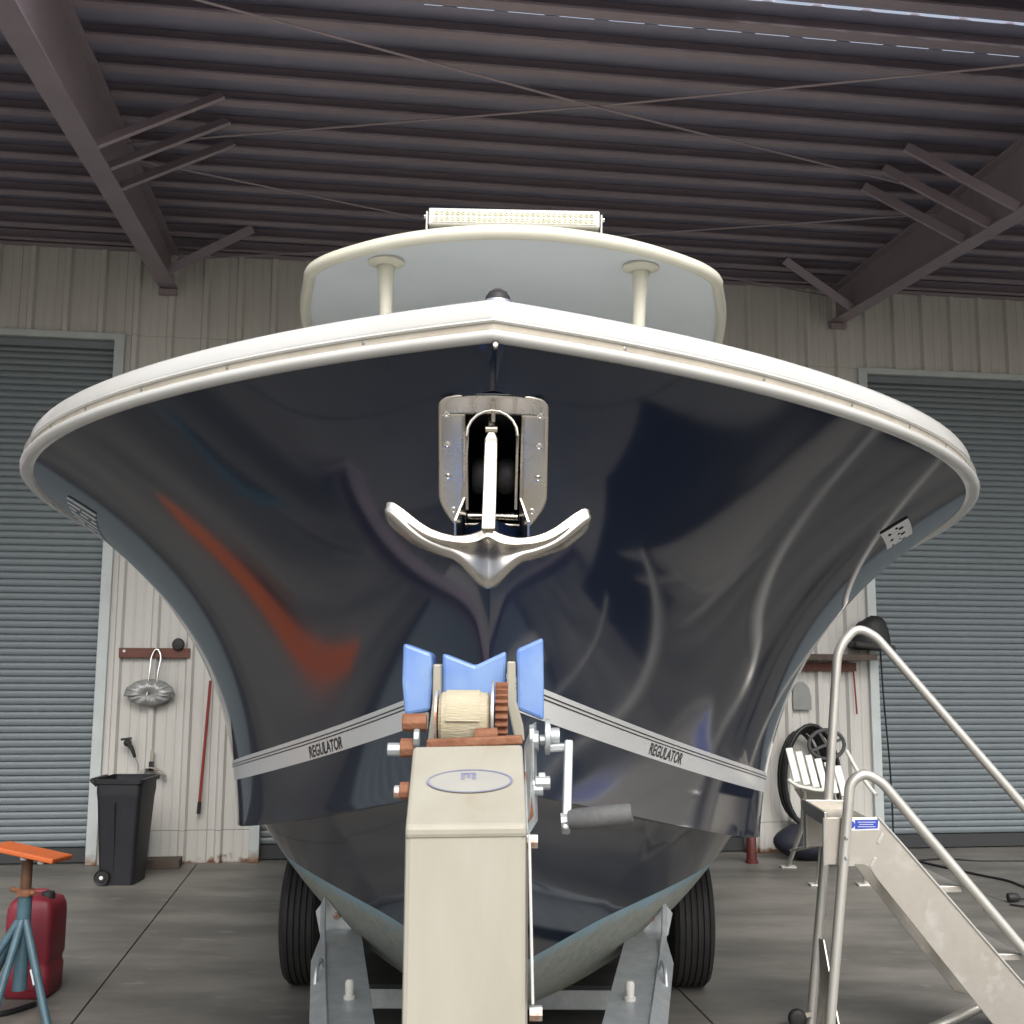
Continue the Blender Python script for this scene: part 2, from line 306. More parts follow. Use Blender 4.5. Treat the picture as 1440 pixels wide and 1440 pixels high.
# backing so that no daylight passes behind the doors
slab(-12.3, 15.3, WW+.30, WW+.34, -.03, EAVE+.1).build('back_sheet', M['dark'], shed)
SL = .0603
def slat_mesh(width):
    prof = [(0, .008), (.003, .020), (.009, .0245), (.030, .026), (.050, .0245), (.0555, .020), (.0575, .008), (.0603, .008)]
    vs = []; n = len(prof)
    for x in (-width/2, width/2): vs += [(x, -d, h-SL/2) for h, d in prof]
    me = bpy.data.meshes.new('slat'); me.from_pydata(vs, [], [(i, n+i, n+i+1, i+1) for i in range(n-1)]); me.materials.append(M['slat']); me.shade_smooth(); me.set_sharp_from_angle(angle=math.radians(40)); return me
for di, (a, b) in enumerate(doors):
    wd = b-a-.14; sm = slat_mesh(wd); uc = (a+b)/2
    door = bpy.data.objects.new('roll_up_door', None); COL.objects.link(door); door.parent = shed; WPOS[door] = B(uc, WW+.1, 0); door.location = WPOS[door]-WPOS[shed]
    k = 0; z = .13
    if di in (0, 4): z = .13
    while z < DTOP-.06:
        link('slat', sm, B(uc, WW+.12, z+SL/2), door, 0, BA); z += SL; k += 1
    slab(a+.07, b-.07, WW+.06, WW+.11, .012, .128).build('bottom_bar', M['slat_edge'], door)
    slab(a+.065, b-.065, WW+.02, WW+.09, DTOP-.07, DTOP-.005).build('hood_lip', M['slat'], door)
    slab(a-.012, a+.078, WW-.045, WW+.13, 0.0, DTOP+.06).build('door_jamb', M['trim'], door, bevel=.006)
    slab(b-.078, b+.012, WW-.045, WW+.13, 0.0, DTOP+.06).build('door_jamb', M['trim'], door, bevel=.006)
    slab(a-.014, b+.014, WW-.047, WW+.12, DTOP+.0, DTOP+.062).build('door_head', M['trim'], door, bevel=.006)
# purlins: Z sections parallel to the wall
PZ = 5.42; PW0, PSP = 5.84, .345
ROOFZ = PZ+.115; RF = 5.30; CF = 4.60
k = -1
purl_w = []
while PW0+k*PSP < WW-.12:
    w = PW0+k*PSP; purl_w.append(w)
    m = MB(); u0, u1 = -12.5, 15.5
    def strip(p0, p1):
        m.add([B(u0, p0[0], p0[1]), B(u1, p0[0], p0[1]), B(u1, p1[0], p1[1]), B(u0, p1[0], p1[1])], [(0, 1, 2, 3)])
    for (wa, za), (wb, zb) in (((w-.066, PZ+.016), (w-.066, PZ)), ((w-.066, PZ), (w+.010, PZ)), ((w+.010, PZ), (w+.010, ROOFZ-.004)), ((w+.010, ROOFZ-.004), (w+.06, ROOFZ-.004))):
        strip((wa, za), (wb, zb))
    m.build('purlin', M['oxide'], shed); k += 1
slab(-12.5, 15.5, WW-.16, WW-.02, EAVE-.03, ROOFZ-.01).build('eave_angle', M['oxide'], shed)
slab(-12.5, 15.5, RF-.06, RF-.01, PZ-.02, ROOFZ+.05).build('eave_gutter', M['oxide'], shed)
# roof sheets, ribs up, with two thin daylight slits where end laps have opened
def roofsheet(u0, u1, w0, w1):
    m = MB(); m.add([B(u0, w0, ROOFZ), B(u1, w0, ROOFZ), B(u1, w1, ROOFZ), B(u0, w1, ROOFZ)], [(0, 1, 2, 3)])
    for j in range(3):
        b = u0+.1525+.305*j; pr = [(b-.05, .001), (b-.022, .034), (b+.022, .034), (b+.05, .001)]
        m.add([B(uu, w, ROOFZ+h) for uu, h in pr for w in (w0, w1)], [(0, 2, 3, 1), (2, 4, 5, 3), (4, 6, 7, 5), (0, 6, 4, 2), (1, 3, 5, 7)])
    m.build('roof_sheet', M['roof'], shed, fix=False)
u = -12.5
while u < 15.4:
    segs = [RF]
    cuts = []
    if u > 1.9: cuts.append((5.695, .028))
    if u > -.3: cuts.append((6.042, .007))
    a = RF
    for c, g in cuts: roofsheet(u, u+.915, a, c); a = c+g
    roofsheet(u, u+.915, a, WW+.2); u += .915
# rafters: tapered I sections
RAF = [-8.18, -1.76, 4.66, 11.08]
for ru in RAF:
    def zb(w): return 5.085 - (10.12-w)*.052
    m = MB(); fw = .078; w0, w1 = CF, WW-.01
    if True:
        m.add([B(ru+s*fw, w, zb(w)+d) for w in (w0, w1) for s in (-1, 1) for d in (0, .014)], [(0,1,3,2),(4,6,7,5),(0,4,5,1),(2,3,7,6),(0,2,6,4),(1,5,7,3)])
        m.add([B(ru+s*.005, w, z) for w in (w0, w1) for s in (-1, 1) for z in (zb(w)+.014, PZ-.001)], [(0,1,3,2),(4,6,7,5),(0,4,5,1),(2,3,7,6),(0,2,6,4),(1,5,7,3)])
        m.add([B(ru+s*fw, w, z) for w in (w0, w1) for s in (-1, 1) for z in (PZ-.016, PZ-.002)], [(0,1,3,2),(4,6,7,5),(0,4,5,1),(2,3,7,6),(0,2,6,4),(1,5,7,3)])
    m.build('rafter', M['oxide'], shed)
    # front column below the rafter
    m = MB()
    for dw in (-.11, .11): m.add([B(ru+s*.09, CF-.02+dw+e, z) for z in (0, zb(CF)-.002) for e in (-.007, .007) for s in (-1, 1)], [(0,2,3,1),(4,5,7,6),(0,1,5,4),(2,6,7,3),(0,4,6,2),(1,3,7,5)])
    m.add([B(ru+s*.006, CF-.02+e, z) for z in (0, zb(CF)-.002) for e in (-.102, .102) for s in (-1, 1)], [(0,2,3,1),(4,5,7,6),(0,1,5,4),(2,6,7,3),(0,4,6,2),(1,3,7,5)])
    m.build('column', M['oxide'], shed)
    MB().box(B(ru, CF-.02, .014), (.3, .4, .024), BA).build('base_plate', M['oxide'], shed)
    MB().box(B(ru, WW-.06, 5.04), (.16, .05, .05), BA).build('rafter_seat', M['oxide'], shed)
    # flange braces: three pairs mid span and one by the wall
    for (wf, wp) in ((6.94, 7.14), (7.30, 7.49), (7.66, 7.82), (9.62, 9.43)):
        for s in ([1] if ru < 0 else [-1]):
            MB().bar(B(ru+s*.06, wf, zb(wf)+.03), B(ru+s*.80, wp-.03, PZ+.012), .024, .075, (1, 0, 0)).build('flange_brace', M['oxide'], shed)
# bracing rods under the roof
for p, q in (((-1.68, 5.6), (4.58, 7.64)), ((-1.68, 7.72), (4.58, 5.58)), ((-1.68, 7.93), (4.58, 10.0)), ((-1.68, 10.0), (4.58, 7.98))):
    zz = 5.30 if p[1] < q[1] else 5.315
    MB().tube([B(p[0], p[1], zz+.02), B((p[0]+q[0])/2, (p[1]+q[1])/2, zz-.01), B(q[0], q[1], zz+.02)], .008, 6).build('brace_rod', M['oxide'], shed)
for i in range(16):                                                # white discs standing for dots of light at the roof screws
    uu = random.choice([-1.1, -.2, .8, 4.2, 3.7, -2.3, -2.9]); w = random.choice(purl_w[7:14])+.12
    MB().cyl(B(uu+random.uniform(-.1, .1), w, ROOFZ-.012), B(uu, w, ROOFZ-.001), .007, 6).build('screw_light_dot', M['labelw'], shed)

# ---------------------------------------------------------------- boat hull surface
XB, Y0, LB, HEEL = -.07, 1.88, 7.2, math.radians(.9)
def nspline(x, y):                     # natural cubic spline, curvature continuous so reflections stay smooth
    n = len(x); h = [x[i+1]-x[i] for i in range(n-1)]; al = [0]+[3*((y[i+1]-y[i])/h[i]-(y[i]-y[i-1])/h[i-1]) for i in range(1, n-1)]
    l, mu, zz = [1]*n, [0]*n, [0]*n
    for i in range(1, n-1):
        l[i] = 2*(x[i+1]-x[i-1])-h[i-1]*mu[i-1]; mu[i] = h[i]/l[i]; zz[i] = (al[i]-h[i-1]*zz[i-1])/l[i]
    c, b, d = [0]*n, [0]*n, [0]*n
    for i in range(n-2, -1, -1):
        c[i] = zz[i]-mu[i]*c[i+1]; b[i] = (y[i+1]-y[i])/h[i]-h[i]*(c[i+1]+2*c[i])/3; d[i] = (c[i+1]-c[i])/(3*h[i])
    def f(t):
        i = 0
        while i < n-2 and t > x[i+1]: i += 1
        e = t-x[i]; return y[i]+e*(b[i]+e*(c[i]+e*d[i]))
    return f
TK = [0, .07, .14, .21, .29, .38, .5, .64, .8, 1.0]
fB0 = nspline(TK, [0, .3664, .7, .992, 1.2452, 1.3958, 1.4563, 1.4783, 1.4905, 1.4309])
fB1 = nspline(TK, [0, .1266, .2657, .4286, .6521, .9321, 1.2387, 1.2968, 1.1382, 1.1175])
fZ1 = nspline(TK, [1.4707, 1.405, 1.3351, 1.2569, 1.1582, 1.0454, .9245, .8714, .8807, .8645])
HQ = [1.04, .635, .372, .318, .32, .119, -.1312, .4377]
fKZ = nspline([0, .12, .25, .38, .52, .7, 1.0], [1.4707]+HQ[:5]+[HQ[4]])
sc0 = .3154
def fBS(s): return fB0((-.28+math.sqrt(.0784+2.88*max(s, 0)/LB))/1.44)
def zsheer(s): return 2.265-.0635*s+.004*s*s
def hull(T, V):
    ss = LB*(.28*T+.72*T*T); s1 = sc0+(LB-sc0)*T**1.0999
    b0, z0, b1, z1 = fB0(T), zsheer(ss), fB1(T), fZ1(T)
    a = -.05+.3998*T; be = .7613-.254*T
    bm, zm, sm = b1+a*(b0-b1), z1+be*(z0-z1), s1+.0641*(ss-s1)
    q = lambda A_, M_, C_: (1-V)**2*A_+2*V*(1-V)*M_+V*V*C_
    return q(ss, sm, s1), q(b0, bm, b1), q(z0, zm, z1)
def unheel(p): x, z = p.x-XB, p.z; return Vector((XB+x*math.cos(HEEL)-z*math.sin(HEEL), p.y, x*math.sin(HEEL)+z*math.cos(HEEL)))
def atb(px, py, y): return unheel(at(px, py, y))
def H(T, V, side, off=0.0):
    s, b, z = hull(T, V); p = Vector((XB+side*b, Y0+s, z))
    if off:
        e = .004; T0 = max(T, e)
        a1, a2 = hull(T0+e, V), hull(T0-e, V); c1, c2 = hull(T0, min(1, V+e)), hull(T0, max(0, V-e))
        dt = Vector((side*(a1[1]-a2[1]), a1[0]-a2[0], a1[2]-a2[2])); dv = Vector((side*(c1[1]-c2[1]), c1[0]-c2[0], c1[2]-c2[2]))
        n = dt.cross(dv).normalized()
        if n.x*side < 0 : n = -n
        p += n*off
    return p
def T_for_b(x, V):                     # station where the half breadth at V equals x
    lo, hi = 0.0, .4
    for _ in range(30):
        mid = (lo+hi)/2
        if hull(mid, V)[1] < x: lo = mid
        else: hi = mid
    return (lo+hi)/2
def HX(x, V, off=0.0):                 # point on the hull by signed half breadth
    sd_ = 1 if x >= 0 else -1; p = H(T_for_b(abs(x), V), V, sd_)
    return p + Vector((sd_*math.sin(math.radians(30))*min(1, abs(x)/.03), -math.cos(math.radians(30)), -.35)).normalized()*off
boat = thing('fishing_boat', (XB, Y0+3.5, 0), 'navy hulled center console fishing boat with white rub rail on trailer', 'boat')
boat.rotation_euler = (0, HEEL, 0)
NT, NV = 150, 64
TT = [i/(NT-1) for i in range(NT)]; VV = [j/(NV-1) for j in range(NV)]
PV0, PV1 = .148, .508                  # the pocket plate along the stem
def vof(a): return PV0+(PV1-PV0)*a
def plate_half(a):                      # half width of the plate along its length 0..1
    if a < .085: return .068+.035*math.sqrt(max(0, 1-(1-a/.085)**2))
    if a < .70: return .103+.004*(a-.085)/.615
    return .107-.066*((a-.70)/.30)**1.7
vs = []; idx = {}
for sd_ in (-1, 1):
    for i, t in enumerate(TT):
        for j, v in enumerate(VV):
            if i == 0 and sd_ == 1: idx[(sd_, i, j)] = idx[(-1, i, j)]; continue
            idx[(sd_, i, j)] = len(vs); vs.append(H(t, v, sd_))
fs = []
for sd_ in (-1, 1):
    for i in range(NT-1):
        for j in range(NV-1):
            s_, b_, z_ = hull((TT[i]+TT[i+1])/2, (VV[j]+VV[j+1])/2); vm = (VV[j]+VV[j+1])/2
            if PV0+.008 < vm < PV1-.008 and b_ < plate_half((vm-PV0)/(PV1-PV0))-.016: continue
            f = (idx[(sd_, i, j)], idx[(sd_, i+1, j)], idx[(sd_, i+1, j+1)], idx[(sd_, i, j+1)]); fs.append(f if sd_ > 0 else f[::-1])
hull_o = MB().add(vs, fs).build('hull', M['navy'], boat, smooth=60, keep=True, fix=False)
# bottom: chine flat and V panel
def bott(T, V, sd_):
    s1 = sc0+(LB-sc0)*T**1.0999; b1, z1 = fB1(T), fZ1(T); fl = HQ[5]*min(1, T/.3); zk = fKZ(T)
    bi = max(b1-fl, b1*.5); zi = z1-HQ[6]*fl
    if V < .1: k = V/.1; return Vector((XB+sd_*(b1+(bi-b1)*k), Y0+s1, z1+(zi-z1)*k))
    v = (V-.1)/.9; bm = bi*.5; zm = (zi+zk)/2-HQ[7]*bi
    # two lifting strakes on the panel
    b = (1-v)**2*bi+2*v*(1-v)*bm; z = (1-v)**2*zi+2*v*(1-v)*zm+v*v*zk
    return Vector((XB+sd_*b, Y0+s1, z))
m = MB()
for sd_ in (-1, 1): m.grid(lambda a, c: bott(a, c, sd_), 110, 41, flip=sd_ > 0)
m.build('hull_bottom', M['bottom'], boat, smooth=25, keep=True)
# transom
tv = [H(1, 1-j/20, 1) for j in range(21)]; bvv = [bott(1, j/12, 1) for j in range(13)]
ring = tv[::-1] + bvv[1:]; mir = [Vector((2*XB-p.x, p.y, p.z)) for p in ring]
MB().add(ring+mir, [(i, i+1, len(ring)+i+1, len(ring)+i) for i in range(len(ring)-1)]).build('transom', M['navy'], boat, keep=True)
# sheer sweep: rub rail beads, insert, deck cap
NS = 90
sh = []
for sd_ in (-1, 1):
    L_ = [Vector((XB+sd_*fBS(LB*(i/(NS-1))**1.9), Y0+LB*(i/(NS-1))**1.9, zsheer(LB*(i/(NS-1))**1.9))) for i in range(NS)]
    sh = L_[::-1] if sd_ == -1 else sh + L_[1:]
def sweep(path, prof, name, m_, par, smooth=50):
    n = len(path); k = len(prof); vs = []
    for i, p in enumerate(path):
        a = (p-path[i-1]) if i else (path[1]-p); c = (path[i+1]-p) if i < n-1 else a
        a = Vector((a.x, a.y, 0)).normalized(); c = Vector((c.x, c.y, 0)).normalized(); t = (a+c).normalized(); nrm = Vector((t.y, -t.x, 0)); mit = 1/max(.6, t.dot(a))
        s_ = max(0, p.y-Y0); g = 1+.25*min(1, s_/1.2)
        vs += [p+nrm*(o*mit*g if o > -.06 else o)+Vector((0, 0, z*g)) for o, z in prof]
    return MB().add(vs, [(i*k+j, (i+1)*k+j, (i+1)*k+j+1, i*k+j+1) for i in range(n-1) for j in range(k-1)]).build(name, m_, par, smooth=smooth, keep=True)
rub = sweep(sh, [(-.012, .0), (.004, -.008), (.014, -.007), (.021, -.001), (.022, .006), (.016, .013), (.004, .016)], 'rub_rail', M['gel_white'], boat)
sweep(sh, [(.004, .014), (.010, .0155), (.010, .0265), (.004, .027)], 'rub_insert', M['beige'], rub)
sweep(sh, [(.003, .0265), (.013, .027), (.0165, .0295), (.015, .033), (.004, .034)], 'rub_bead', M['gel_white'], rub)
sweep(sh, [(.003, .0335), (.0105, .0335), (.0115, .0352), (.010, .0365), (.003, .0365)], 'chrome_strip', M['chrome'], rub)
for sd_ in (-1, 1):                      # screw heads along the insert
    for k in range(15):
        s_ = .10+.16*k; e_ = .01; c = Vector((XB+sd_*fBS(s_), Y0+s_, zsheer(s_))); t_ = Vector((sd_*(fBS(s_+e_)-fBS(s_-e_)), 2*e_, 0)).normalized(); n_ = Vector((sd_*t_.y, -abs(t_.x), 0)); g_ = 1+.25*min(1, s_/1.2)
        MB().lathe(c+n_*.0098*g_+Vector((0, 0, .021*g_)), n_, [(.0042, -.001), (.004, .001), (.002, .0016), (0, .0012)], 8).build('rail_screw', M['cast'], rub, smooth=50)
cap = sweep(sh, [(.002, .036), (.008, .037), (.008, .042), (.004, .064), (-.002, .0725), (-.014, .078), (-.04, .0805), (-.16, .082)], 'deck_cap', M['gel_white'], boat)
# foredeck behind the coaming
m = MB(); vs = []; nd = 40
for i in range(nd):
    s = .35+(LB-.4)*i/(nd-1); b = max(.02, fBS(s)-.165); z = zsheer(s)+.02
    vs += [Vector((XB-b, Y0+s, z)), Vector((XB, Y0+s, z+.02)), Vector((XB+b, Y0+s, z))]
m.add(vs, [(3*i+k, 3*i+3+k, 3*i+4+k, 3*i+1+k) for i in range(nd-1) for k in (0, 1)]); m.build('deck', M['gel_white'], boat, keep=True)
# coaming pads seen as slight steps above the cap
for sd_ in (-1, 1):
    pts = []
    for i in range(24):
        s = .62+2.6*i/23; pts.append(Vector((XB+sd_*(fBS(s)-.10), Y0+s, zsheer(s)+.092+.012*math.sin(PI*min(1, i/4)/2))))
    MB().tube(pts, [.012]+[.022]*22+[.012], 8).build('coaming_bolster', M['gel_white'], boat, smooth=60)
# white band with double pinline and lettering
def vt(T): return .799
def vb(T): return .861
def band(name, f0, f1, off, m_, par, t0=.0, t1=1.0):
    out = []
    for sd_ in (-1, 1):
        m = MB(); m.grid(lambda a, c: H(t0+(t1-t0)*a, f0(t0+(t1-t0)*a)+(f1(t0+(t1-t0)*a)-f0(t0+(t1-t0)*a))*c, sd_, off), 90, 5, flip=sd_ > 0)
        out.append(m.build(name, m_, par, smooth=60, keep=True))
    return out
bands = band('hull_stripe', vt, vb, .003, M['stripe'], boat, .012)
def vmix(k): return lambda T: vt(T)+(vb(T)-vt(T))*k
for k in (.17, .30):
    for sd_, par in zip((-1, 1), bands):
        m = MB(); f0, f1 = vmix(k), vmix(k+.045); m.grid(lambda a, c: H(.012+.988*a, f0(.012+.988*a)+(f1(.012+.988*a)-f0(.012+.988*a))*c, sd_, .0042), 90, 3, flip=sd_ > 0); m.build('pinline', M['ink'], par, keep=True)
def text_mesh(body, shear=.18):
    cu = bpy.data.curves.new('txt', 'FONT'); cu.body = body; cu.size = 1; cu.shear = shear; cu.offset = .018; cu.resolution_u = 3
    o = bpy.data.objects.new('txt', cu); COL.objects.link(o); bpy.context.view_layer.update()
    me = o.to_mesh(); bm = bmesh.new(); bm.from_mesh(me); bmesh.ops.triangulate(bm, faces=bm.faces); bmesh.ops.subdivide_edges(bm, edges=[e for e in bm.edges if e.calc_length() > .25], cuts=1)
    bmesh.ops.triangulate(bm, faces=bm.faces)
    v = [tuple(p.co) for p in bm.verts]; f = [tuple(q.index for q in p.verts) for p in bm.faces]; bm.free(); o.to_mesh_clear(); bpy.data.objects.remove(o); bpy.data.curves.remove(cu)
    x0 = min(p[0] for p in v); x1 = max(p[0] for p in v); y0 = min(p[1] for p in v); y1 = max(p[1] for p in v)
    return [((p[0]-x0)/(x1-x0), (p[1]-y0)/(y1-y0)) for p in v], f
tv_, tf_ = text_mesh('REGULATOR')
for sd_, (ta, tb), (k0, k1), par in ((-1, (.273, .215), (.93, .44), bands[0]), (1, (.217, .270), (.88, .40), bands[1])):
    vs = []
    for (x, y) in tv_:
        T = ta+(tb-ta)*x; vs.append(H(T, vmix(k0+(k1-k0)*y)(T), sd_, .0045))
    MB().add(vs, tf_).build('hull_lettering', M['ink'], par, keep=True, fix=False)
# faint white registration marks far out on each bow, foreshortened to stacked strokes
for sd_, tA, tB, v0, v1 in ((-1, .317, .412, .058, .110), (1, .292, .328, .095, .145)):
    m = MB()
    for i in range(9):
        T = tA+(tB-tA)*i/8; segs = [(0, .42), (.5, 1)] if i % 3 == 1 else ([(0, .25), (.4, .7), (.8, 1)] if i % 3 == 2 else [(0, 1)])
        for a, c in segs:
            va, vc = v0+(v1-v0)*a, v0+(v1-v0)*c; m.add([H(T, va, sd_, .004), H(T+.0042, va, sd_, .004), H(T+.0042, vc, sd_, .004), H(T, vc, sd_, .004)], [(0, 1, 2, 3)])
    m.build('registration_mark', M['labelw'], boat, keep=True)
# bow eye fitting just below the rail
MB().lathe(atb(697, 486, 1.865), (0, -1, -.1), [(0, .012), (.004, .012), (.006, .008), (.006, -.01)], 12).build('bow_fitting', M['chrome'], boat, smooth=50)
# bow light on the cap
bl_ = Vector((XB+.005, Y0+.055, zsheer(0)+.083))
MB().lathe(bl_, (0, 0, 1), [(.024, -.004), (.024, .004), (.022, .012), (.016, .021), (.008, .024), (0, .0245)], 18).build('bow_light', M['black'], boat, smooth=50)
MB().lathe(bl_, (0, 0, 1), [(.017, .0212), (.012, .0245), (.006, .026), (0, .0262)], 18).build('bow_light_cap', M['chrome'], boat, smooth=50)
MB().lathe(bl_, (0, 0, 1), [(.0262, -.006), (.0266, .002), (.0245, .004)], 20).build('bow_light_base', M['chrome'], boat, smooth=50)

# ---- hardtop
HZ = 3.50
def top_out(grow=0.0):
    pts = []
    fr = [(0, 4.47), (.2, 4.485), (.42, 4.535), (.62, 4.615), (.80, 4.72), (.895, 4.80), (.958, 4.89), (.985, 5.0), (1.075, 5.4), (1.15, 6.0), (1.17, 6.7), (1.13, 6.85), (1.0, 6.95), (0, 7.0)]
    fx = [p[0] for p in fr]
    n = len(fr)
    for i in range(n-1):
        for k in range(4):
            t = k/4
            p0, p1, p2, p3 = fr[max(0, i-1)], fr[i], fr[i+1], fr[min(n-1, i+2)]
            if i == 0: p0 = (-p2[0], p2[1])
            q = [.5*((2*p1[d])+(-p0[d]+p2[d])*t+(2*p0[d]-5*p1[d]+4*p2[d]-p3[d])*t*t+(-p0[d]+3*p1[d]-3*p2[d]+p3[d])*t**3) for d in (0, 1)]
            pts.append(q)
    pts.append(list(fr[-1]))
    return pts
half = top_out(); HXC = -.055
loop = [Vector((HXC+p[0], p[1], HZ)) for p in half] + [Vector((HXC-p[0], p[1], HZ)) for p in half[-2:0:-1]]
def crown(p): return -.05*((p.x-HXC)/1.0)**2
def ringpts(ins, dz):
    n = len(loop); out = []
    for i, p in enumerate(loop):
        t = (loop[(i+1) % n]-loop[i-1]).normalized(); nr = Vector((-t.y, t.x, 0)); out.append(p+nr*ins+Vector((0, 0, dz+crown(p))))
    return out
m = MB(); prof = [(.052, .012), (.046, -.004), (.03, -.012), (.012, -.008), (.0, .008), (-.0, .022), (.012, .045), (.04, .06), (.12, .072)]
n = len(loop); vs = []
for i_, d_ in prof: vs += ringpts(i_, d_)
m.add(vs, [(r*n+i, r*n+(i+1) % n, (r+1)*n+(i+1) % n, (r+1)*n+i) for r in range(len(prof)-1) for i in range(n)])
hard = m.build('hardtop', M['cream'], boat, smooth=50, keep=True)
def slabfill(ins, dz, name, m_):
    rp = ringpts(ins, dz); nh = len(half); vs = []; fs = []
    for i in range(nh):
        r_ = rp[i]; l_ = rp[(n-i) % n]; row = [l_.lerp(r_, k/8) for k in range(9)]
        for q in row: q.z = HZ+dz+crown(q)
        vs += row
    fs = [(9*i+k, 9*i+9+k, 9*i+10+k, 9*i+1+k) for i in range(nh-1) for k in range(8)]
    return MB().add(vs, fs).build(name, m_, hard, smooth=60, keep=True)
slabfill(.05, .0105, 'liner', M['under']); slabfill(.11, .0715, 'top_skin', M['cream'])
for sx in (-1, 1):
    p = Vector((HXC+sx*.575, 4.80, HZ+.008+crown(Vector((HXC+.575, 0, 0)))))
    q = p+Vector((-sx*.035, .12, -1.45))
    MB().tube([p+Vector((0, 0, -.02)), p.lerp(q, .1)+Vector((0, 0, 0)), p.lerp(q, .3), q], [.040, .030, .027, .034], 14).build('hardtop_post', M['cream'], boat, smooth=50)
    MB().lathe(p, (0, 0, -1), [(0, -.002), (.082, -.002), (.084, .008), (.07, .016), (.042, .024)], 20).build('post_flange', M['cream'], boat, smooth=50)
    p2 = Vector((HXC+sx*.62, 6.3, HZ)); MB().tube([p2, p2+Vector((0, -.1, -1.5))], .03, 12).build('hardtop_post', M['cream'], boat, smooth=50)
# light bar on the front lip
lb = Vector((HXC, 4.60, HZ+.115)); lw = .37
bar = MB().box(lb, (lw*2, .07, .075)).build('light_bar', M['gel_white'], boat, bevel=.006)
MB().box(lb+Vector((0, -.0365, 0)), (lw*2-.03, .004, .055)).build('lens', M['lens'], bar)
m = MB()
for k in range(30):
    for r_ in (-1, 1):
        c = lb+Vector((-lw+.035+(2*lw-.07)*k/29, -.040, r_*.013)); m.lathe(c, (0, -1, 0), [(.010, 0), (.007, .004), (.003, .002)], 6)
st = m.build('reflector_cells', M['lens'], bar); st['kind'] = 'stuff'
for sx in (-1, 1):
    MB().box(lb+Vector((sx*(lw+.008), 0, -.025)), (.008, .05, .1)).build('bracket', M['gel_white'], bar, bevel=.002)
    MB().cyl(lb+Vector((sx*(lw+.01), 0, .01)), lb+Vector((sx*(lw+.022), 0, .01)), .008, 8).build('bolt', M['chrome'], bar)
# console with helm boxes below the hardtop
MB().box((HXC, 5.3, 2.1), (.95, .8, 1.1)).build('console', M['gel_white'], boat, bevel=.06)
MB().box((HXC+.66, 5.25, 2.76), (.20, .25, .10)).build('helm_box', M['cream'], boat, bevel=.03)
MB().box((HXC+.78, 5.2, 2.705), (.26, .2, .05)).build('helm_box', M['cream'], boat, bevel=.02)
MB().box((HXC-.52, 5.25, 2.76), (.14, .2, .06)).build('helm_box', M['cream'], boat, bevel=.02)

# ---- anchor pocket on the stem
def PL(x, a, off=0.0):                  # flattened V face of the pocket plate
    v = vof(a); xr = .085; e = H(T_for_b(xr, v), v, 1); c = H(.0005, v, 1); k = min(1.6, abs(x)/xr)
    y = e.y-(e.y-c.y)*.12*(1-k) - .010; z = e.z+(c.z-e.z)*.12*(1-k)
    return Vector((XB+x, y, z)) + Vector((0, -.8, -.6))*off
OP0, OP1, OPW = .145, .885, .053
m = MB()
NA = 64
for sd_ in (-1, 1):
    for i in range(NA):
        a0, a1 = i/NA, (i+1)/NA
        am = (a0+a1)/2; inn = OPW if OP0 < am < OP1 else .0
        for k in range(6):
            q = []
            for (aa, kk) in ((a0, k), (a0, k+1), (a1, k+1), (a1, k)):
                o_ = plate_half(aa); x = inn+(o_-inn)*kk/6; q.append(PL(sd_*x, aa))
            m.add(q, [(0, 1, 2, 3)])
pl = m.build('anchor_pocket_plate', M['steel'], boat, smooth=30, keep=True)
so = pl.modifiers.new('solid', 'SOLIDIFY'); so.thickness = .006; so.offset = 0
# screws on the plate
for sd_ in (-1, 1):
    for a in (.14, .36, .58, .80):
        c = PL(sd_*(.088 if a < .75 else .078), a, .003); d = Vector((0, -.8, -.6))
        MB().lathe(c, d, [(0, .002), (.002, .0022), (.003, .0035), (.0065, .003), (.0075, .0)], 10).build('screw', M['chrome'], pl, smooth=50)
# recess behind the plate
m = MB(); rows = []
for i in range(13):
    a = OP0-.02+(OP1-OP0+.04)*i/12; rows.append([PL(-.054, a), PL(-.054, a)+Vector((0, .30, .02)), PL(.054, a)+Vector((0, .30, .02)), PL(.054, a)])
vs = [p for r in rows for p in r]
m.add(vs, [(4*i+k, 4*i+4+k, 4*i+5+k, 4*i+1+k) for i in range(12) for k in range(3)]); m.add(rows[0], [(0, 1, 2, 3)]); m.add(rows[-1], [(0, 1, 2, 3)]); m.build('anchor_pocket', M['dark'], boat, keep=True)
# cheek plates beside the opening
for sd_ in (-1, 1):
    m = MB(); top = [PL(sd_*.053, a, .001) for a in (.22, .45, .70, .80, .98)]
    out = [Vector((0, 0, 0)), Vector((0, -.006, -.003)), Vector((0, -.02, -.01)), Vector((sd_*.016, -.06, -.03)), Vector((sd_*.017, -.05, -.04))]
    vs = [];
    for p, o_ in zip(top, out): vs += [p, p+o_, p+o_+Vector((sd_*.004, 0, 0)), p+Vector((sd_*.004, 0, 0))]
    m.add(vs, [(4*i+k, 4*i+4+k, 4*i+4+(k+1) % 4, 4*i+(k+1) % 4) for i in range(4) for k in range(4)]+[(0, 1, 2, 3), (19, 18, 17, 16)])
    m.build('cheek_plate', M['steel'], pl, smooth=30, keep=True)
    c = PL(sd_*.026, .62, -.03)
    MB().lathe(c+Vector((sd_*-.016, .02, 0)), (sd_, 0, 0), [(0, 0), (.03, 0), (.036, .008), (.036, .024), (.03, .032), (0, .032)], 18).build('roller', M['black'], boat, smooth=40)
MB().cyl(PL(-.05, .86, -.01), PL(.05, .86, -.01), .008, 10).build('roller_pin', M['steel'], boat, smooth=40)
p0, p1 = PL(0, .03, .004), PL(0, .19, .004)
MB().bar(p0, p1, .008, .008).build('centre_rib', M['steel'], pl, bevel=.002)
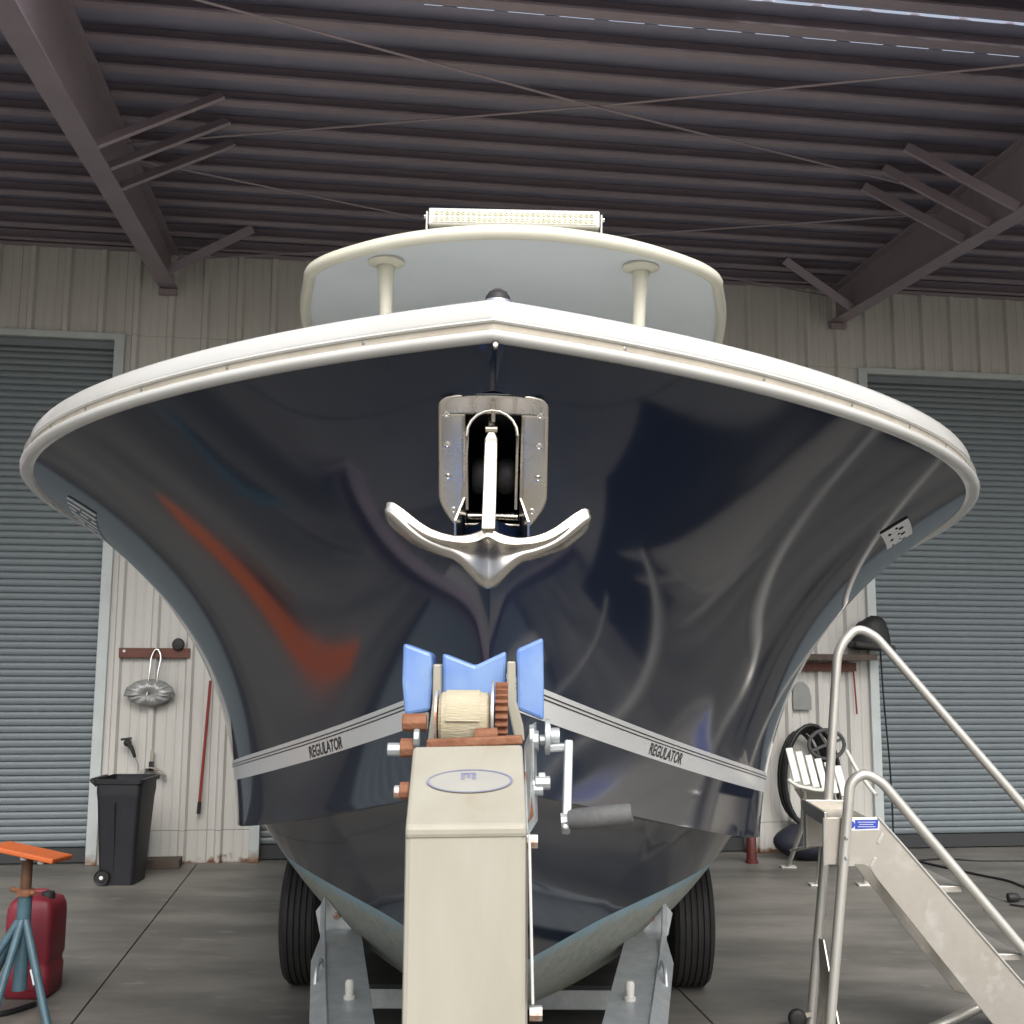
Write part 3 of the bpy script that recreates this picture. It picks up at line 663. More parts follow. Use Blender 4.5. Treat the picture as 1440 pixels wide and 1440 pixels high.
# hoop in the pocket
hp = [atb(657, 716, 2.09), atb(656, 640, 2.03), atb(657, 612, 2.0)] + [atb(692+36*math.cos(PI-PI*k/10), 612-35*math.sin(PI*k/10), 1.99) for k in range(0, 11)] + [atb(728, 612, 2.0), atb(727, 640, 2.03), atb(725, 716, 2.09)]
MB().tube(hp, .0028, 8).build('guide_hoop', M['steel'], boat, smooth=60)

# ---------------------------------------------------------------- anchor
AY = 2.12
anc = thing('anchor', at(686, 740, AY), 'polished steel plough anchor hanging in the bow pocket', 'anchor')
# shank: a tapered bar with a narrow neck
def bar_poly(name, rows, par, m_, depth):
    m = MB(); vs = []
    for (cx, v, hw, y) in rows:
        a, b = at(cx-hw, v, y), at(cx+hw, v, y); d = Vector((0, depth, .0)); vs += [a, b, b+d, a+d]
    n_ = len(rows)
    m.add(vs, [(4*i+k, 4*i+4+k, 4*i+4+(k+1) % 4, 4*i+(k+1) % 4) for i in range(n_-1) for k in range(4)]+[(0, 1, 2, 3), tuple(4*(n_-1)+k for k in (3, 2, 1, 0))])
    return m.build(name, m_, par, bevel=.0025)
bar_poly('shank', [(691, 580, 4.5, 2.06), (691, 607, 4.8, 2.05), (690.5, 617, 9, 2.048), (688.5, 690, 9.5, 2.02), (686.5, 744, 9.8, 2.0)], anc, M['steel'], .035)
# fluke: curved crescent blade with a pointed nose
FT = [(0, 742, 828), (.05, 744, 827), (.1, 748, 823), (.18, 752, 810), (.26, 754, 797), (.34, 754, 789), (.45, 751, 785), (.55, 746, 780), (.65, 738, 775), (.75, 727, 768), (.85, 716, 757), (.93, 709, 747), (.98, 710, 739), (1.0, 714, 733)]
def fluke(a, c):
    # a 0..1 left to right; c 0 back upper edge, .35 front ridge, 1 lower edge
    x = -1+2*a; ax = abs(x); k = 0
    while k < len(FT)-2 and ax > FT[k+1][0]: k += 1
    t = (ax-FT[k][0])/(FT[k+1][0]-FT[k][0]); top = FT[k][1]+(FT[k+1][1]-FT[k][1])*t; bot = FT[k][2]+(FT[k+1][2]-FT[k][2])*t
    rid = .14+.22*min(1, ax/.6)
    cx = 686+x*145; roll_ = x*5
    if c < .35: q = c/.35; v = top+(bot-top)*rid*q; y = 2.012-.008*q
    else: q = (c-.35)/.65; v = top+(bot-top)*(rid+(1-rid)*q); y = 2.005-.018*math.sin(PI*q)+.05*q*ax-.04*q*(1-ax)-.020*math.exp(-(x/.10)**2)*math.sin(PI*min(1, q*1.1)/2)
    return at(cx, v+roll_, y+.03*ax*ax)
m = MB(); m.grid(fluke, 73, 21)
fl = m.build('fluke', M['cast'], anc, smooth=38); so = fl.modifiers.new('solid', 'SOLIDIFY'); so.thickness = .010; so.offset = -1
MB().cyl(at(686, 604, 2.055)+Vector((-.004, -.004, 0)), at(686, 604, 2.055)+Vector((.018, -.004, 0)), .007, 12).build('shackle_pin', M['steel'], anc, smooth=40)

# ---------------------------------------------------------------- trailer
TX = -.062
tr = thing('boat_trailer', (TX, 4.0, 0), 'galvanised boat trailer with white winch post under the navy boat', 'trailer')
WS = .82; PY = 1.90*WS
def P2(px, py, y): return at(px, py, y*WS)
# winch post: tall white box
post = MB()
a, b = P2(569, 1172, 1.9), P2(741, 1166, 1.9)
wl, wr = a.x, b.x; zt = (a.z+b.z)/2
post.add([(wl, PY, zt), (wr, PY, zt), (wr+.004, PY+.17, zt+.0), (wl+.006, PY+.17, zt+.0), (wl+.002, PY-.02, .35), (wr+.004, PY-.02, .35), (wr+.006, PY+.2, .35), (wl+.006, PY+.2, .35)], [(0, 1, 2, 3), (4, 7, 6, 5), (0, 4, 5, 1), (1, 5, 6, 2), (2, 6, 7, 3), (3, 7, 4, 0)])
wp = post.build('winch_post', M['wpaint'], tr, bevel=.008)
# sloping cover plate with a short front lip
c0, c1, c2, c3 = P2(581, 1049, 2.13), P2(735, 1046, 2.13), P2(741, 1160, 1.896), P2(570, 1162, 1.896)
m = MB(); m.add([c0, c1, c2, c3, c0-Vector((0, 0, .18)), c1-Vector((0, 0, .18)), c2-Vector((0, 0, .016)), c3-Vector((0, 0, .016))], [(0, 3, 2, 1), (4, 5, 6, 7), (3, 7, 6, 2), (0, 4, 7, 3), (1, 2, 6, 5), (0, 1, 5, 4)])
cov = m.build('winch_cover', M['wpaint'], tr, bevel=.005)
ce = (c0+c1+c2+c3)/4; ux = ((c1-c0)+(c2-c3)).normalized(); uy = ((c0-c3)+(c1-c2)).normalized(); un = ux.cross(uy).normalized()
def ell(rx, ry, off, dx=.004, dy=.002, n=48): return [ce+ux*(dx+rx*math.cos(2*PI*k/n))+uy*(dy+ry*math.sin(2*PI*k/n))+un*off for k in range(n)]
RX, RY = .0625, .031
MB().add(ell(RX, RY, .0015), [tuple(range(48))]).build('oval_sticker', M['oval'], cov)
o1, o2 = ell(RX, RY, .0022), ell(RX*.945, RY*.90, .0022)
MB().add(o1+o2, [(k, (k+1) % 48, 48+(k+1) % 48, 48+k) for k in range(48)]).build('sticker_ring', M['ring'], cov)
m = MB()
for dx, w_, y0_, y1_ in ((-.010, .006, .004, .019), (-.002, .005, .008, .021), (.006, .006, .004, .019), (-.002, .022, .018, .021)):
    c = ce+ux*(dx+.004)+uy*((y0_+y1_)/2+.002)+un*.0024; m.add([c-ux*w_/2-uy*(y1_-y0_)/2, c+ux*w_/2-uy*(y1_-y0_)/2, c+ux*w_/2+uy*(y1_-y0_)/2, c-ux*w_/2+uy*(y1_-y0_)/2], [(0, 1, 2, 3)])
m.build('sticker_emblem', M['ring'], cov)
# right edge flange of the post
f0, f1 = P2(744, 1172, 1.93), P2(749, 1408, 1.91)
MB().bar(f0, f1, .004, .05, (0, 1, 0)).build('edge_flange', M['gel_white'], wp, bevel=.002)
for (px, py, rx) in ((747, 1183, 1), (753, 1425, 1)):
    c = P2(px, py, 1.92); MB().cyl(c-Vector((.008, 0, 0)), c+Vector((.009, 0, 0)), .010, 6).build('bolt', M['galv_rust'], wp)
# rusty lip behind the cover
MB().bar(P2(600, 1046, 2.15), P2(735, 1040, 2.15), .02, .014).build('rusty_lip', M['rust'], tr, bevel=.003)
# blue bow block in three cheeks, white plates between
BY = 2.44
def block(name, pts, dep=.12, y=BY):
    poly = [P2(px, py, y) for px, py in pts]; return MB().prism(poly, (0, dep*.8, .0)).build(name, M['blue'], tr, bevel=.006)
block('bow_block', [(567, 904), (607, 919), (609, 960), (605, 1000), (569, 1006), (565, 960)], .14, BY-.03)
block('bow_block', [(622, 918), (668, 936), (712, 915), (712, 992), (622, 992)])
block('bow_block', [(726, 913), (764, 896), (765, 960), (765, 1014), (727, 998)], .14, BY-.03)
def plate(pts, y, dx, m_, name): return MB().prism([P2(px, py, y) for px, py in pts], (0, .08, 0)).build(name, m_, tr, bevel=.003)
plate([(609, 934), (620, 934), (620, 985), (612, 1045), (601, 1045), (608, 985)], BY-.05, 0, M['wpaint'], 'side_plate')
plate([(713, 930), (725, 930), (726, 985), (736, 1020), (738, 1042), (724, 1042), (713, 990)], BY-.05, 0, M['wpaint'], 'side_plate')
plate([(568, 1000), (604, 1000), (602, 1026), (566, 1024)], BY-.02, 0, M['galv'], 'block_bracket')
# spool with strap
sp0, sp1 = P2(618, 1012, 2.30), P2(690, 1010, 2.30)
def sect(k):
    return
strap = MB(); axx = Vector((1, 0, 0)); L_ = (sp1-sp0).length
strap.lathe(sp0, axx, [(0, 0), (.041, 0), (.0442, .004)]+[(.0457+.001*math.sin(k*9), L_*(.06+.88*k/14)) for k in range(15)]+[(.0442, L_-.003), (.037, L_), (0, L_)], 32)
wnc = strap.build('winch_spool', M['strap'], tr, smooth=40)
MB().grid(lambda a, c: sp0+Vector((L_*(.12+.72*a), -.01+.05*math.sin(c*1.4), .057+.012*(1-c))) if False else sp0+Vector((L_*(.14+.66*a), -.0475*math.cos(c*1.9)*1.04, .0475*math.sin(c*1.9)*1.04)), 6, 12).build('strap_end', M['strap'], wnc, smooth=50)
for x_, r_ in ((-.004, .0495), (L_+.002, .0495)):
    MB().cyl(sp0+Vector((x_-.002, 0, 0)), sp0+Vector((x_+.002, 0, 0)), r_, 28).build('spool_flange', M['galv_rust'], wnc, smooth=30)
# rusty gear beside the spool
gc = P2(705, 1006, 2.30); m = MB(); NTH = 26
prof = []
for k in range(NTH*4):
    r_ = .055 if (k % 4) in (0, 1) else .0475; an = 2*PI*k/(NTH*4); prof.append((math.cos(an)*r_, math.sin(an)*r_))
m.prism([gc+Vector((-.010, x_, z_)) for x_, z_ in prof], (.021, 0, 0)); m.build('gear', M['rust'], wnc, bevel=.001)
MB().lathe(gc+Vector((-.016, 0, 0)), (1, 0, 0), [(0, 0), (.058, 0), (.058, .004), (0, .004)], 28).build('gear_flange', M['galv'], wnc, smooth=30)
MB().cyl(P2(668, 1035, 2.24), P2(700, 1033, 2.24), .012, 12).build('pinion', M['rust'], wnc, smooth=40)
# cross shafts, nuts and bolts
def bolt(px0, px1, py, y, r_, m_, name='bolt'):
    return MB().cyl(P2(px0, py, y), P2(px1, py, y), r_*WS, 8).build(name, m_, tr, bevel=.002)
bolt(545, 566, 1054, 2.2, .0135, M['galv'], 'nut'); bolt(563, 585, 1052, 2.2, .019, M['rust'], 'washer'); bolt(566, 600, 1016, 2.22, .018, M['rust'], 'washer')
bolt(582, 590, 1038, 2.18, .018, M['galv'], 'washer')
bolt(554, 572, 1114, 2.05, .0125, M['galv_rust'], 'bolt'); bolt(562, 576, 1112, 2.05, .016, M['rust'], 'washer')
bolt(748, 758, 1042, 2.15, .020, M['galv'], 'hub'); bolt(758, 786, 1041, 2.15, .011, M['galv'], 'crank_shaft'); bolt(744, 752, 1012+26, 2.16, .026, M['galv'], 'bearing')
bolt(742, 768, 1103, 2.08, .010, M['galv'], 'bolt'); bolt(752, 774, 1101, 2.08, .013, M['galv'], 'nut'); bolt(757, 767, 1092, 2.08, .008, M['galv'], 'stud'); bolt(742, 764, 1110, 2.08, .0125, M['galv'], 'nut')
# side frame plate on the right, galvanised edge
MB().prism([P2(737, 1048, 2.16), P2(750, 1016, 2.16), P2(752, 1160, 2.02), P2(745, 1172, 1.98), P2(738, 1172, 1.98)], (.006, .05, 0)).build('winch_side_frame', M['galv'], tr, bevel=.002)
MB().prism([P2(738, 1085, 2.1), P2(747, 1085, 2.1), P2(748, 1150, 2.0), P2(740, 1160, 2.0)], (.003, .02, 0)).build('rusty_gusset', M['rust'], tr)
# crank handle
crk = MB()
crk.tube(smoothpath([P2(786, 1056, 2.15), P2(801, 1050, 2.14), P2(803, 1062, 2.12), P2(795, 1168, 2.06)], .012, 4), .007, 4)
cr = MB()
pA, pB, pC, pD = P2(768, 1052, 2.13), P2(803, 1050, 2.12), P2(804, 1066, 2.12), P2(796, 1170, 2.05)
cr.bar(pA, pB, .030, .012, (0, 0, 1)); cr.bar(pB+Vector((-.004, 0, .006)), pD, .013, .030, (0, 1, 0))
crank = cr.build('crank_arm', M['galv'], tr, bevel=.003)
MB().lathe(P2(772, 1036, 2.13)-Vector((.006, 0, 0)), (1, 0, 0), [(0, 0), (.028, 0), (.028, .007), (.014, .009), (.014, .022), (0, .022)], 18).build('crank_hub', M['galv'], crank, smooth=40)
g0, g1 = P2(800, 1153, 2.04), P2(889, 1144, 2.02); gd = (g1-g0)
MB().lathe(g0, gd, [(0, 0), (.0135, 0), (.0152, .01), (.016, gd.length*.5), (.0152, gd.length*.96), (.013, gd.length), (0, gd.length)], 18).build('crank_grip', M['grip'], crank, smooth=40)
MB().cyl(P2(789, 1155, 2.05), P2(799, 1154, 2.05), .012, 10).build('grip_nut', M['galv'], crank)
# tongue and diverging main beams
MB().bar((TX, .9, .34), (TX, 3.0, .34), .10, .15).build('tongue', M['galv'], tr, bevel=.006)
for sd_ in (-1, 1):
    c = .005
    p = Vector((XB+c+sd_*.10, 1.75, .56)); q = Vector((XB+c+sd_*.63, 4.83, .60)); d = (q-p).normalized(); nx = Vector((d.y, -d.x, 0)).normalized()
    def beam(p, q, w_, h_, nm):
        m = MB(); up = Vector((0, 0, 1)); pts = []
        prf = [(-w_/2, 0), (w_/2, 0), (w_/2, -.012), (.005, -.014), (.005, -h_+.014), (w_/2, -h_+.012), (w_/2, -h_), (-w_/2, -h_), (-w_/2, -h_+.012), (-.005, -h_+.014), (-.005, -.014), (-w_/2, -.012)]
        d_ = (q-p).normalized(); n_ = Vector((d_.y, -d_.x, 0)).normalized()
        m.prism([p+n_*x+up*z for x, z in prf], q-p); return m.build(nm, M['galv'], tr, bevel=.002)
    bm_ = beam(p, q, .145, .17, 'main_beam')
    r_ = Vector((XB+c+sd_*.74, 5.4, .42)); e_ = Vector((XB+c+sd_*.80, 9.2, .42))
    beam(q+Vector((0, .02, -.03)), r_, .12, .15, 'main_beam'); beam(r_+Vector((0, .01, 0)), e_, .12, .15, 'main_beam')
    # sloping outer guide with chamfered end, as a folded plate along the beam
    o_ = nx*(sd_ if nx.x > 0 else -sd_)
    on = Vector((sd_*abs(nx.x), -abs(nx.y), 0))
    m = MB(); vs = []
    for t, lift in ((0, 0), (.88, 0), (.955, .03), (1.0, .13)):
        s_ = p.lerp(q, t); vs += [s_+on*.073+Vector((0, 0, .004+lift)), s_+on*(.125 if t < .9 else .09)+Vector((0, 0, -.03+lift))]
    m.add(vs, [(2*i, 2*i+2, 2*i+3, 2*i+1) for i in range(3)]); g_ = m.build('side_rail', M['galv'], tr); so = g_.modifiers.new('solid', 'SOLIDIFY'); so.thickness = .008
    s_ = p.lerp(q, .80)+on*.1
    MB().tube(smoothpath([s_+Vector((0, .06, -.02)), s_+Vector((0, .05, .04)), s_+Vector((0, -.06, .035)), s_+Vector((0, -.08, -.02))], .03), .008, 8).build('tie_down_loop', M['galv'], tr, smooth=50)
    s_ = p.lerp(q, .70); MB().lathe(s_+Vector((0, 0, -.001)), (0, 0, 1), [(.02, 0), (.02, .012), (.014, .014), (.016, .05), (.012, .062), (0, .065)], 12).build('rubber_stop', mat('pale rubber', (.5, .5, .47), .6), tr, smooth=40)
    # folded bracket and bunk above the end of the beam
    MB().prism([q+Vector((sd_*-.09, .01, -.02)), q+Vector((sd_*.10, .01, -.02)), q+Vector((sd_*.12, .01, .07)), q+Vector((sd_*.07, .01, .135)), q+Vector((sd_*.0, .01, .10))], (0, .012, 0)).build('bunk_bracket', M['galv'], tr, bevel=.002)
    MB().bar(q+Vector((sd_*-.02, .02, .05)), Vector((XB+sd_*.72, 8.8, .66)), .09, .05, (0, 0, 1)).build('bunk', mat('bunk carpet', (.05, .048, .045), .95), tr, bevel=.008)
    MB().cyl(q+Vector((sd_*.03, -.012, .055)), q+Vector((sd_*.03, .03, .055)), .014, 6).build('bolt', M['galv_rust'], tr)
for y_, w_, h_ in ((3.05, .66, .36), (4.3, 1.1, .15), (5.55, 1.5, .13), (8.6, 1.5, .22)):
    MB().bar((XB-w_/2, y_, h_), (XB+w_/2, y_, h_), .08, .09).build('cross_member', M['galv'], tr, bevel=.004)
MB().bar((XB-1.0, 6.28, .36), (XB+1.0, 6.28, .36), .07, .07).build('axle', M['galv'], tr, bevel=.006)
MB().bar((XB-1.0, 7.15, .36), (XB+1.0, 7.15, .36), .07, .07).build('axle', M['galv'], tr, bevel=.006)
def wheel(x, y, sd_):
    R_, W_ = .365, .225
    pr = [(.21, .0), (.30, .0), (.345, .012), (.358, .03)]
    for k in range(6):
        a_ = .034+(W_-.068)*k/5.0; b_ = a_+(W_-.068)/5*.62
        pr += [(R_, a_), (R_, min(b_, W_-.034))]
        if k < 5: pr += [(R_-.009, b_+.004), (R_-.009, a_+(W_-.068)/5-.004)]
    pr += [(.358, W_-.03), (.345, W_-.012), (.30, W_), (.21, W_)]
    t_ = MB().lathe((x-W_/2, y, .362), (1, 0, 0), pr, 56).build('tyre', M['tyre'], tr, smooth=35)
    MB().lathe((x-W_/2+.02, y, .362), (1, 0, 0), [(0, .09), (.08, .09), (.10, .06), (.19, .05), (.21, 0), (.21, W_-.04), (.19, W_-.09), (.10, W_-.1), (.08, W_-.07), (0, W_-.07)], 28).build('rim', M['galv'], t_, smooth=40)
for sd_ in (-1, 1):
    for y_ in (6.28, 7.15): wheel(XB+.005+sd_*1.02, y_, sd_)
# carpeted keel pad under the forefoot
MB().bar((XB, 4.35, .30), (XB, 8.5, .27), .12, .05).build('keel_bunk', mat('keel carpet', (.11, .10, .09), .95), tr, bevel=.01)

# ---------------------------------------------------------------- wheeled bin
bx = atz(166, 1243, 0); bx = Vector((bx.x, 9.0, 0))
bn = thing('wheeled_bin', bx, 'black wheeled rubbish bin standing open beside the left door jamb', 'bin')
def binring(w_, d_, z_, r_=.04, n_=5):
    out = []; w_ *= .74; d_ *= .8
    for (sx, sy, a0) in ((1, 1, 0), (-1, 1, PI/2), (-1, -1, PI), (1, -1, 1.5*PI)):
        for k in range(n_+1):
            a_ = a0+PI/2*k/n_; out.append(bx+Vector((sx*(w_/2-r_)+r_*math.cos(a_), sy*(d_/2-r_)+r_*math.sin(a_), z_)))
    return out
m = MB(); rings = [binring(.36, .40, .0), binring(.37, .41, .06), binring(.455, .50, .64), binring(.462, .51, .66), binring(.475, .52, .70), binring(.475, .52, .78), binring(.455, .50, .78), binring(.34, .38, .06)]
nn = len(rings[0]); vs = [p for r in rings for p in r]
m.add(vs, [(r*nn+i, r*nn+(i+1) % nn, (r+1)*nn+(i+1) % nn, (r+1)*nn+i) for r in range(len(rings)-1) for i in range(nn)]+[tuple(range(nn))[::-1], tuple((len(rings)-1)*nn+i for i in range(nn))])
m.build('body', M['bin'], bn, smooth=30)
m = MB(); R1, R2 = binring(.475, .52, .765), binring(.525, .565, .77); R3 = binring(.53, .57, .80); R4 = binring(.475, .52, .805)
vs = R1+R2+R3+R4; m.add(vs, [(r*nn+i, r*nn+(i+1) % nn, ((r+1) % 4)*nn+(i+1) % nn, ((r+1) % 4)*nn+i) for r in range(4) for i in range(nn)]); m.build('rim', M['bin'], bn, smooth=30)
MB().tube([bx+Vector((-.18, -.16, .75)), bx+Vector((-.225, -.16, .79)), bx+Vector((-.225, .16, .79)), bx+Vector((-.18, .16, .75))], .016, 8).build('handle', M['bin'], bn, smooth=50)
MB().frame(bx+Vector((-.02, -.190, .36)), Vector((.006, 0, 0)), Vector((0, .006, 0)), Vector((0, -.028, .27))).build('front_rib', M['bin'], bn, bevel=.003)
for sy in (-.19, .19):
    wc = bx+Vector((-.098, sy*.85-.035, .062)); w_ = MB().lathe(wc, (0, 1, 0), [(0, 0), (.03, 0), (.032, .008), (.048, .008), (.058, 0), (.061, .02), (.061, .04), (.05, .05), (0, .05)], 24).build('wheel', M['black'], bn, smooth=35)
    MB().lathe(wc+Vector((0, -.004, 0)), (0, 1, 0), [(0, 0), (.014, 0), (.016, .008), (0, .008)], 12).build('hub', M['labelw'], w_)
# ---------------------------------------------------------------- things on the left pier
WF = WW-.04
br = tag(MB().frame(B(-1.72, WF-.012, 1.785), Vector((CB, SB, 0))*.30, Vector((-SB, CB, 0))*.012, Vector((0, 0, .042))).build('hanging_board', M['board'], bevel=.003), 'red brown wooden board screwed across the pale wall by the bin', 'board')
MB().cyl(B(-1.975, WF-.03, 1.80), B(-1.975, WF-.023, 1.80), .012, 10).build('screw', M['labelw'], br)
kn = MB().lathe(B(-1.52, WF-.024, 1.86), B(0, -1, 0), [(0, .05), (.045, .045), (.055, .02), (.05, 0), (0, 0)], 14).build('black_hook', M['black'], smooth=40); tag(kn, 'round black knob at the end of the red brown board', 'knob')
net = thing('foil_basket', B(-1.74, WF-.05, 1.5), 'crumpled silver foil basket hanging by a wire loop from brown board', 'basket')
m = MB()
def pan(a, c):
    th = -.15+(PI+.3)*a; r_ = .21*c; cr_ = .022*math.sin(a*44)*max(0, c-.55)*1.6
    x = -math.cos(th)*r_; z = math.sin(th)*r_*.62
    if z < -.02*c: z = -.02*c
    return B(-1.74+x, WF-.06-.05*math.sin(PI*min(1, c))-cr_, 1.40+z*1.0+.03)
m.grid(pan, 90, 12)
def pan2(a, c):
    th = PI*a; r_ = .205*c; return B(-1.74-math.cos(th)*r_*(1-.1*c), WF-.07-.03*math.sin(PI*c)+.01*math.sin(a*30)*c, 1.43-math.sin(th)*r_*.48)
m2 = MB(); m2.grid(pan2, 60, 8)
for mm, nm in ((m, 'crimped_lid'), (m2, 'foil_tray')):
    o = mm.build(nm, M['foil'], net, smooth=50); so = o.modifiers.new('solid', 'SOLIDIFY'); so.thickness = .004
hw_ = smoothpath([B(-1.755, WF-.08, 1.42), B(-1.745, WF-.07, 1.62), B(-1.74, WF-.05, 1.76), B(-1.70, WF-.04, 1.835), B(-1.655, WF-.05, 1.76), B(-1.675, WF-.07, 1.62), B(-1.68, WF-.08, 1.42)], .05)
MB().tube(hw_, .009, 8).build('wire_loop', M['chrome'], net, smooth=60)
sp = thing('wall_tap', B(-1.9, WF, 1.0), 'black garden tap with dangling nozzle on the pale wall', 'tap')
MB().lathe(B(-1.90, WF+.01, 1.02), B(0, -1, 0), [(.02, 0), (.025, .01), (.02, .03), (.03, .05), (.03, .09), (0, .1)], 12).build('tap_body', M['black'], sp, smooth=40)
MB().tube([B(-1.90, WF-.06, 1.02), B(-1.86, WF-.08, .98), B(-1.83, WF-.07, .90)], [.02, .018, .013], 8).build('nozzle', M['black'], sp, smooth=40)
MB().bar(B(-1.95, WF-.09, 1.05), B(-1.86, WF-.09, 1.06), .012, .02).build('tap_handle', M['black'], sp)
MB().tube(smoothpath([B(-1.83, WF-.07, .90), B(-1.80, WF-.06, .84), B(-1.80, WF-.05, .78)], .03), .006, 6).build('hose_tail', M['glass_teal'], sp)
hk = thing('hose_bracket', B(-1.70, WF, .75), 'small rusty hose hanger bracket low on the wall above the bin', 'bracket')
m = MB(); m.grid(lambda a, c: B(-1.84+.27*a, WF-.01-.08*c, .74+.075*math.sin(PI*a)), 12, 3); o = m.build('saddle', M['galv_rust'], hk, smooth=50); so = o.modifiers.new('solid', 'SOLIDIFY'); so.thickness = .008
MB().bar(B(-1.70, WF-.01, .80), B(-1.70, WF-.01, .95), .03, .012, (0, 1, 0)).build('stem', M['wpaint'], hk)
MB().bar(B(-1.70, WF-.03, .78), B(-1.70, WF-.03, .86), .035, .03, (0, 1, 0)).build('clamp', M['black'], hk)
bh = thing('broom_handle', B(-1.3, WF-.03, .4), 'thin dark red handle hanging against the pale wall', 'handle')
MB().cyl(B(-1.235, WF-.03, 1.55), B(-1.283, WF-.03, .52), .013, 8).build('shaft', M['redbrown'], bh, smooth=40)
MB().cyl(B(-1.283, WF-.03, .52), B(-1.289, WF-.03, .42), .017, 8).build('grip', M['black'], bh, smooth=40)
tag(slab(-1.78, -1.40, WW-.28, WW-.10, .001, .075).build('timber_block', M['wood'], bevel=.004), 'short dark timber block on the floor behind the bin', 'timber')

# ---------------------------------------------------------------- jack stand and fuel can
js = at(40, 1190, 5.55); js = Vector((js.x, 5.55, 0)); ztop = at(40, 1200, 5.55).z
jk = thing('boat_stand', js, 'blue grey tripod boat stand with tilted orange top pad', 'boat stand')
apex = Vector((js.x, js.y, .45))
MB().tube([apex+Vector((0, 0, .12)), Vector((js.x, js.y, ztop-.03))], .026, 12).build('screw_post', M['brownsteel'], jk, smooth=40)
MB().tube([apex+Vector((0, 0, -.30)), apex+Vector((0, 0, .14))], .033, 14).build('sleeve', M['teal'], jk, smooth=40)
for an in (-40, -92, -150, 150):
    a_ = math.radians(an); f_ = Vector((js.x+.30*math.cos(a_), js.y+.30*math.sin(a_), .012)); l_ = MB().tube([apex+Vector((.02*math.cos(a_), .02*math.sin(a_), .02)), f_], .019, 10).build('leg', M['teal'], jk, smooth=40)
    MB().cyl(f_-Vector((0, 0, .011)), f_+Vector((0, 0, .01)), .035, 12).build('foot', M['teal'], l_)
    if an == -40:
        p_ = apex.lerp(f_, .42); q_ = apex.lerp(f_, .56); MB().tube([p_, q_], .0198, 10, cap=False).build('leg_sticker', M['labelw'], l_, smooth=40)
for s_ in (-1, 1): MB().tube([apex+Vector((0, 0, .15)), apex+Vector((s_*.06, -.03, .16-.01*s_))], .012, 8).build('screw_handle', M['rust'], jk, smooth=40)
MB().lathe(apex+Vector((0, 0, .135)), (0, 0, 1), [(.026, 0), (.042, 0), (.042, .03), (.026, .03)], 8).build('screw_nut', M['rust'], jk)
tc_ = Vector((js.x+.01, js.y, ztop+.005)); tx_ = Vector((.97, -.1, -.17)).normalized(); ty_ = Vector((.1, .98, -.05)); ty_ = (ty_-tx_*ty_.dot(tx_)).normalized(); tn_ = tx_.cross(ty_)
MB().frame(tc_, tx_*.17, ty_*.10, tn_*.012).build('top_pad', M['orange'], jk, bevel=.006)
for dx in (-.03, .06): MB().cyl(tc_+tx_*(dx+.03)-tn_*.03-ty_*.05, tc_+tx_*(dx+.03)-tn_*.012-ty_*.05, .016, 8).build('pad_bolt', M['labelw'], jk)
gp = atz(60, 1420, 0); gp = Vector((gp.x-.165, 6.02, 0))
gas = thing('fuel_can', gp, 'faded red plastic fuel can on the floor behind the boat stand', 'fuel can')
def canring(w_, d_, z_, r_=.035, dx=0):
    out = []; w_ *= .86; d_ *= .86
    for (sx, sy, a0) in ((1, 1, 0), (-1, 1, PI/2), (-1, -1, PI), (1, -1, 1.5*PI)):
        for k in range(6):
            a_ = a0+PI/2*k/5; out.append(gp+Vector((dx+sx*(w_/2-r_)+r_*math.cos(a_), sy*(d_/2-r_)+r_*math.sin(a_), z_)))
    return out
m = MB(); rr = [canring(.24, .24, .002), canring(.27, .27, .02), canring(.275, .275, .14), canring(.262, .262, .16), canring(.262, .262, .18), canring(.278, .278, .20), canring(.278, .278, .40), canring(.272, .27, .44), canring(.24, .25, .475), canring(.17, .2, .495, .05, -.01), canring(.08, .1, .5, .03, -.02)]
nn = len(rr[0]); vs = [p for r in rr for p in r]; m.add(vs, [(r*nn+i, r*nn+(i+1) % nn, (r+1)*nn+(i+1) % nn, (r+1)*nn+i) for r in range(len(rr)-1) for i in range(nn)]+[tuple(range(nn))[::-1], tuple((len(rr)-1)*nn+i for i in range(nn))])
m.build('body', M['red'], gas, smooth=50)
MB().lathe(gp+Vector((.06, -.02, .47)), (0, 0, 1), [(.035, 0), (.035, .03), (.03, .045), (0, .045)], 14).build('cap', M['black'], gas, smooth=40)
MB().tube(smoothpath([gp+Vector((-.11, .05, .44)), gp+Vector((-.10, .05, .497)), gp+Vector((.03, .05, .50)), gp+Vector((.08, .05, .46))], .03), .017, 8).build('handle', M['red'], gas, smooth=50)
MB().prism([gp+Vector((-.06, -.122, .05)), gp+Vector((.06, -.122, .05)), gp+Vector((.02, -.124, .16)), gp+Vector((-.02, -.124, .16))], (0, .01, 0)).build('embossed_panel', M['red'], gas, bevel=.004)
tag(MB().tube(smoothpath([Vector((-3.4, 5.60, .014)), Vector((-2.75, 5.55, .014)), Vector((-2.45, 5.62, .014)), Vector((-2.36, 5.8, .014))], .25, 8), .014, 8).build('floor_hose', M['hose'], smooth=60), 'thin black hose on the floor beneath the boat stand', 'hose')

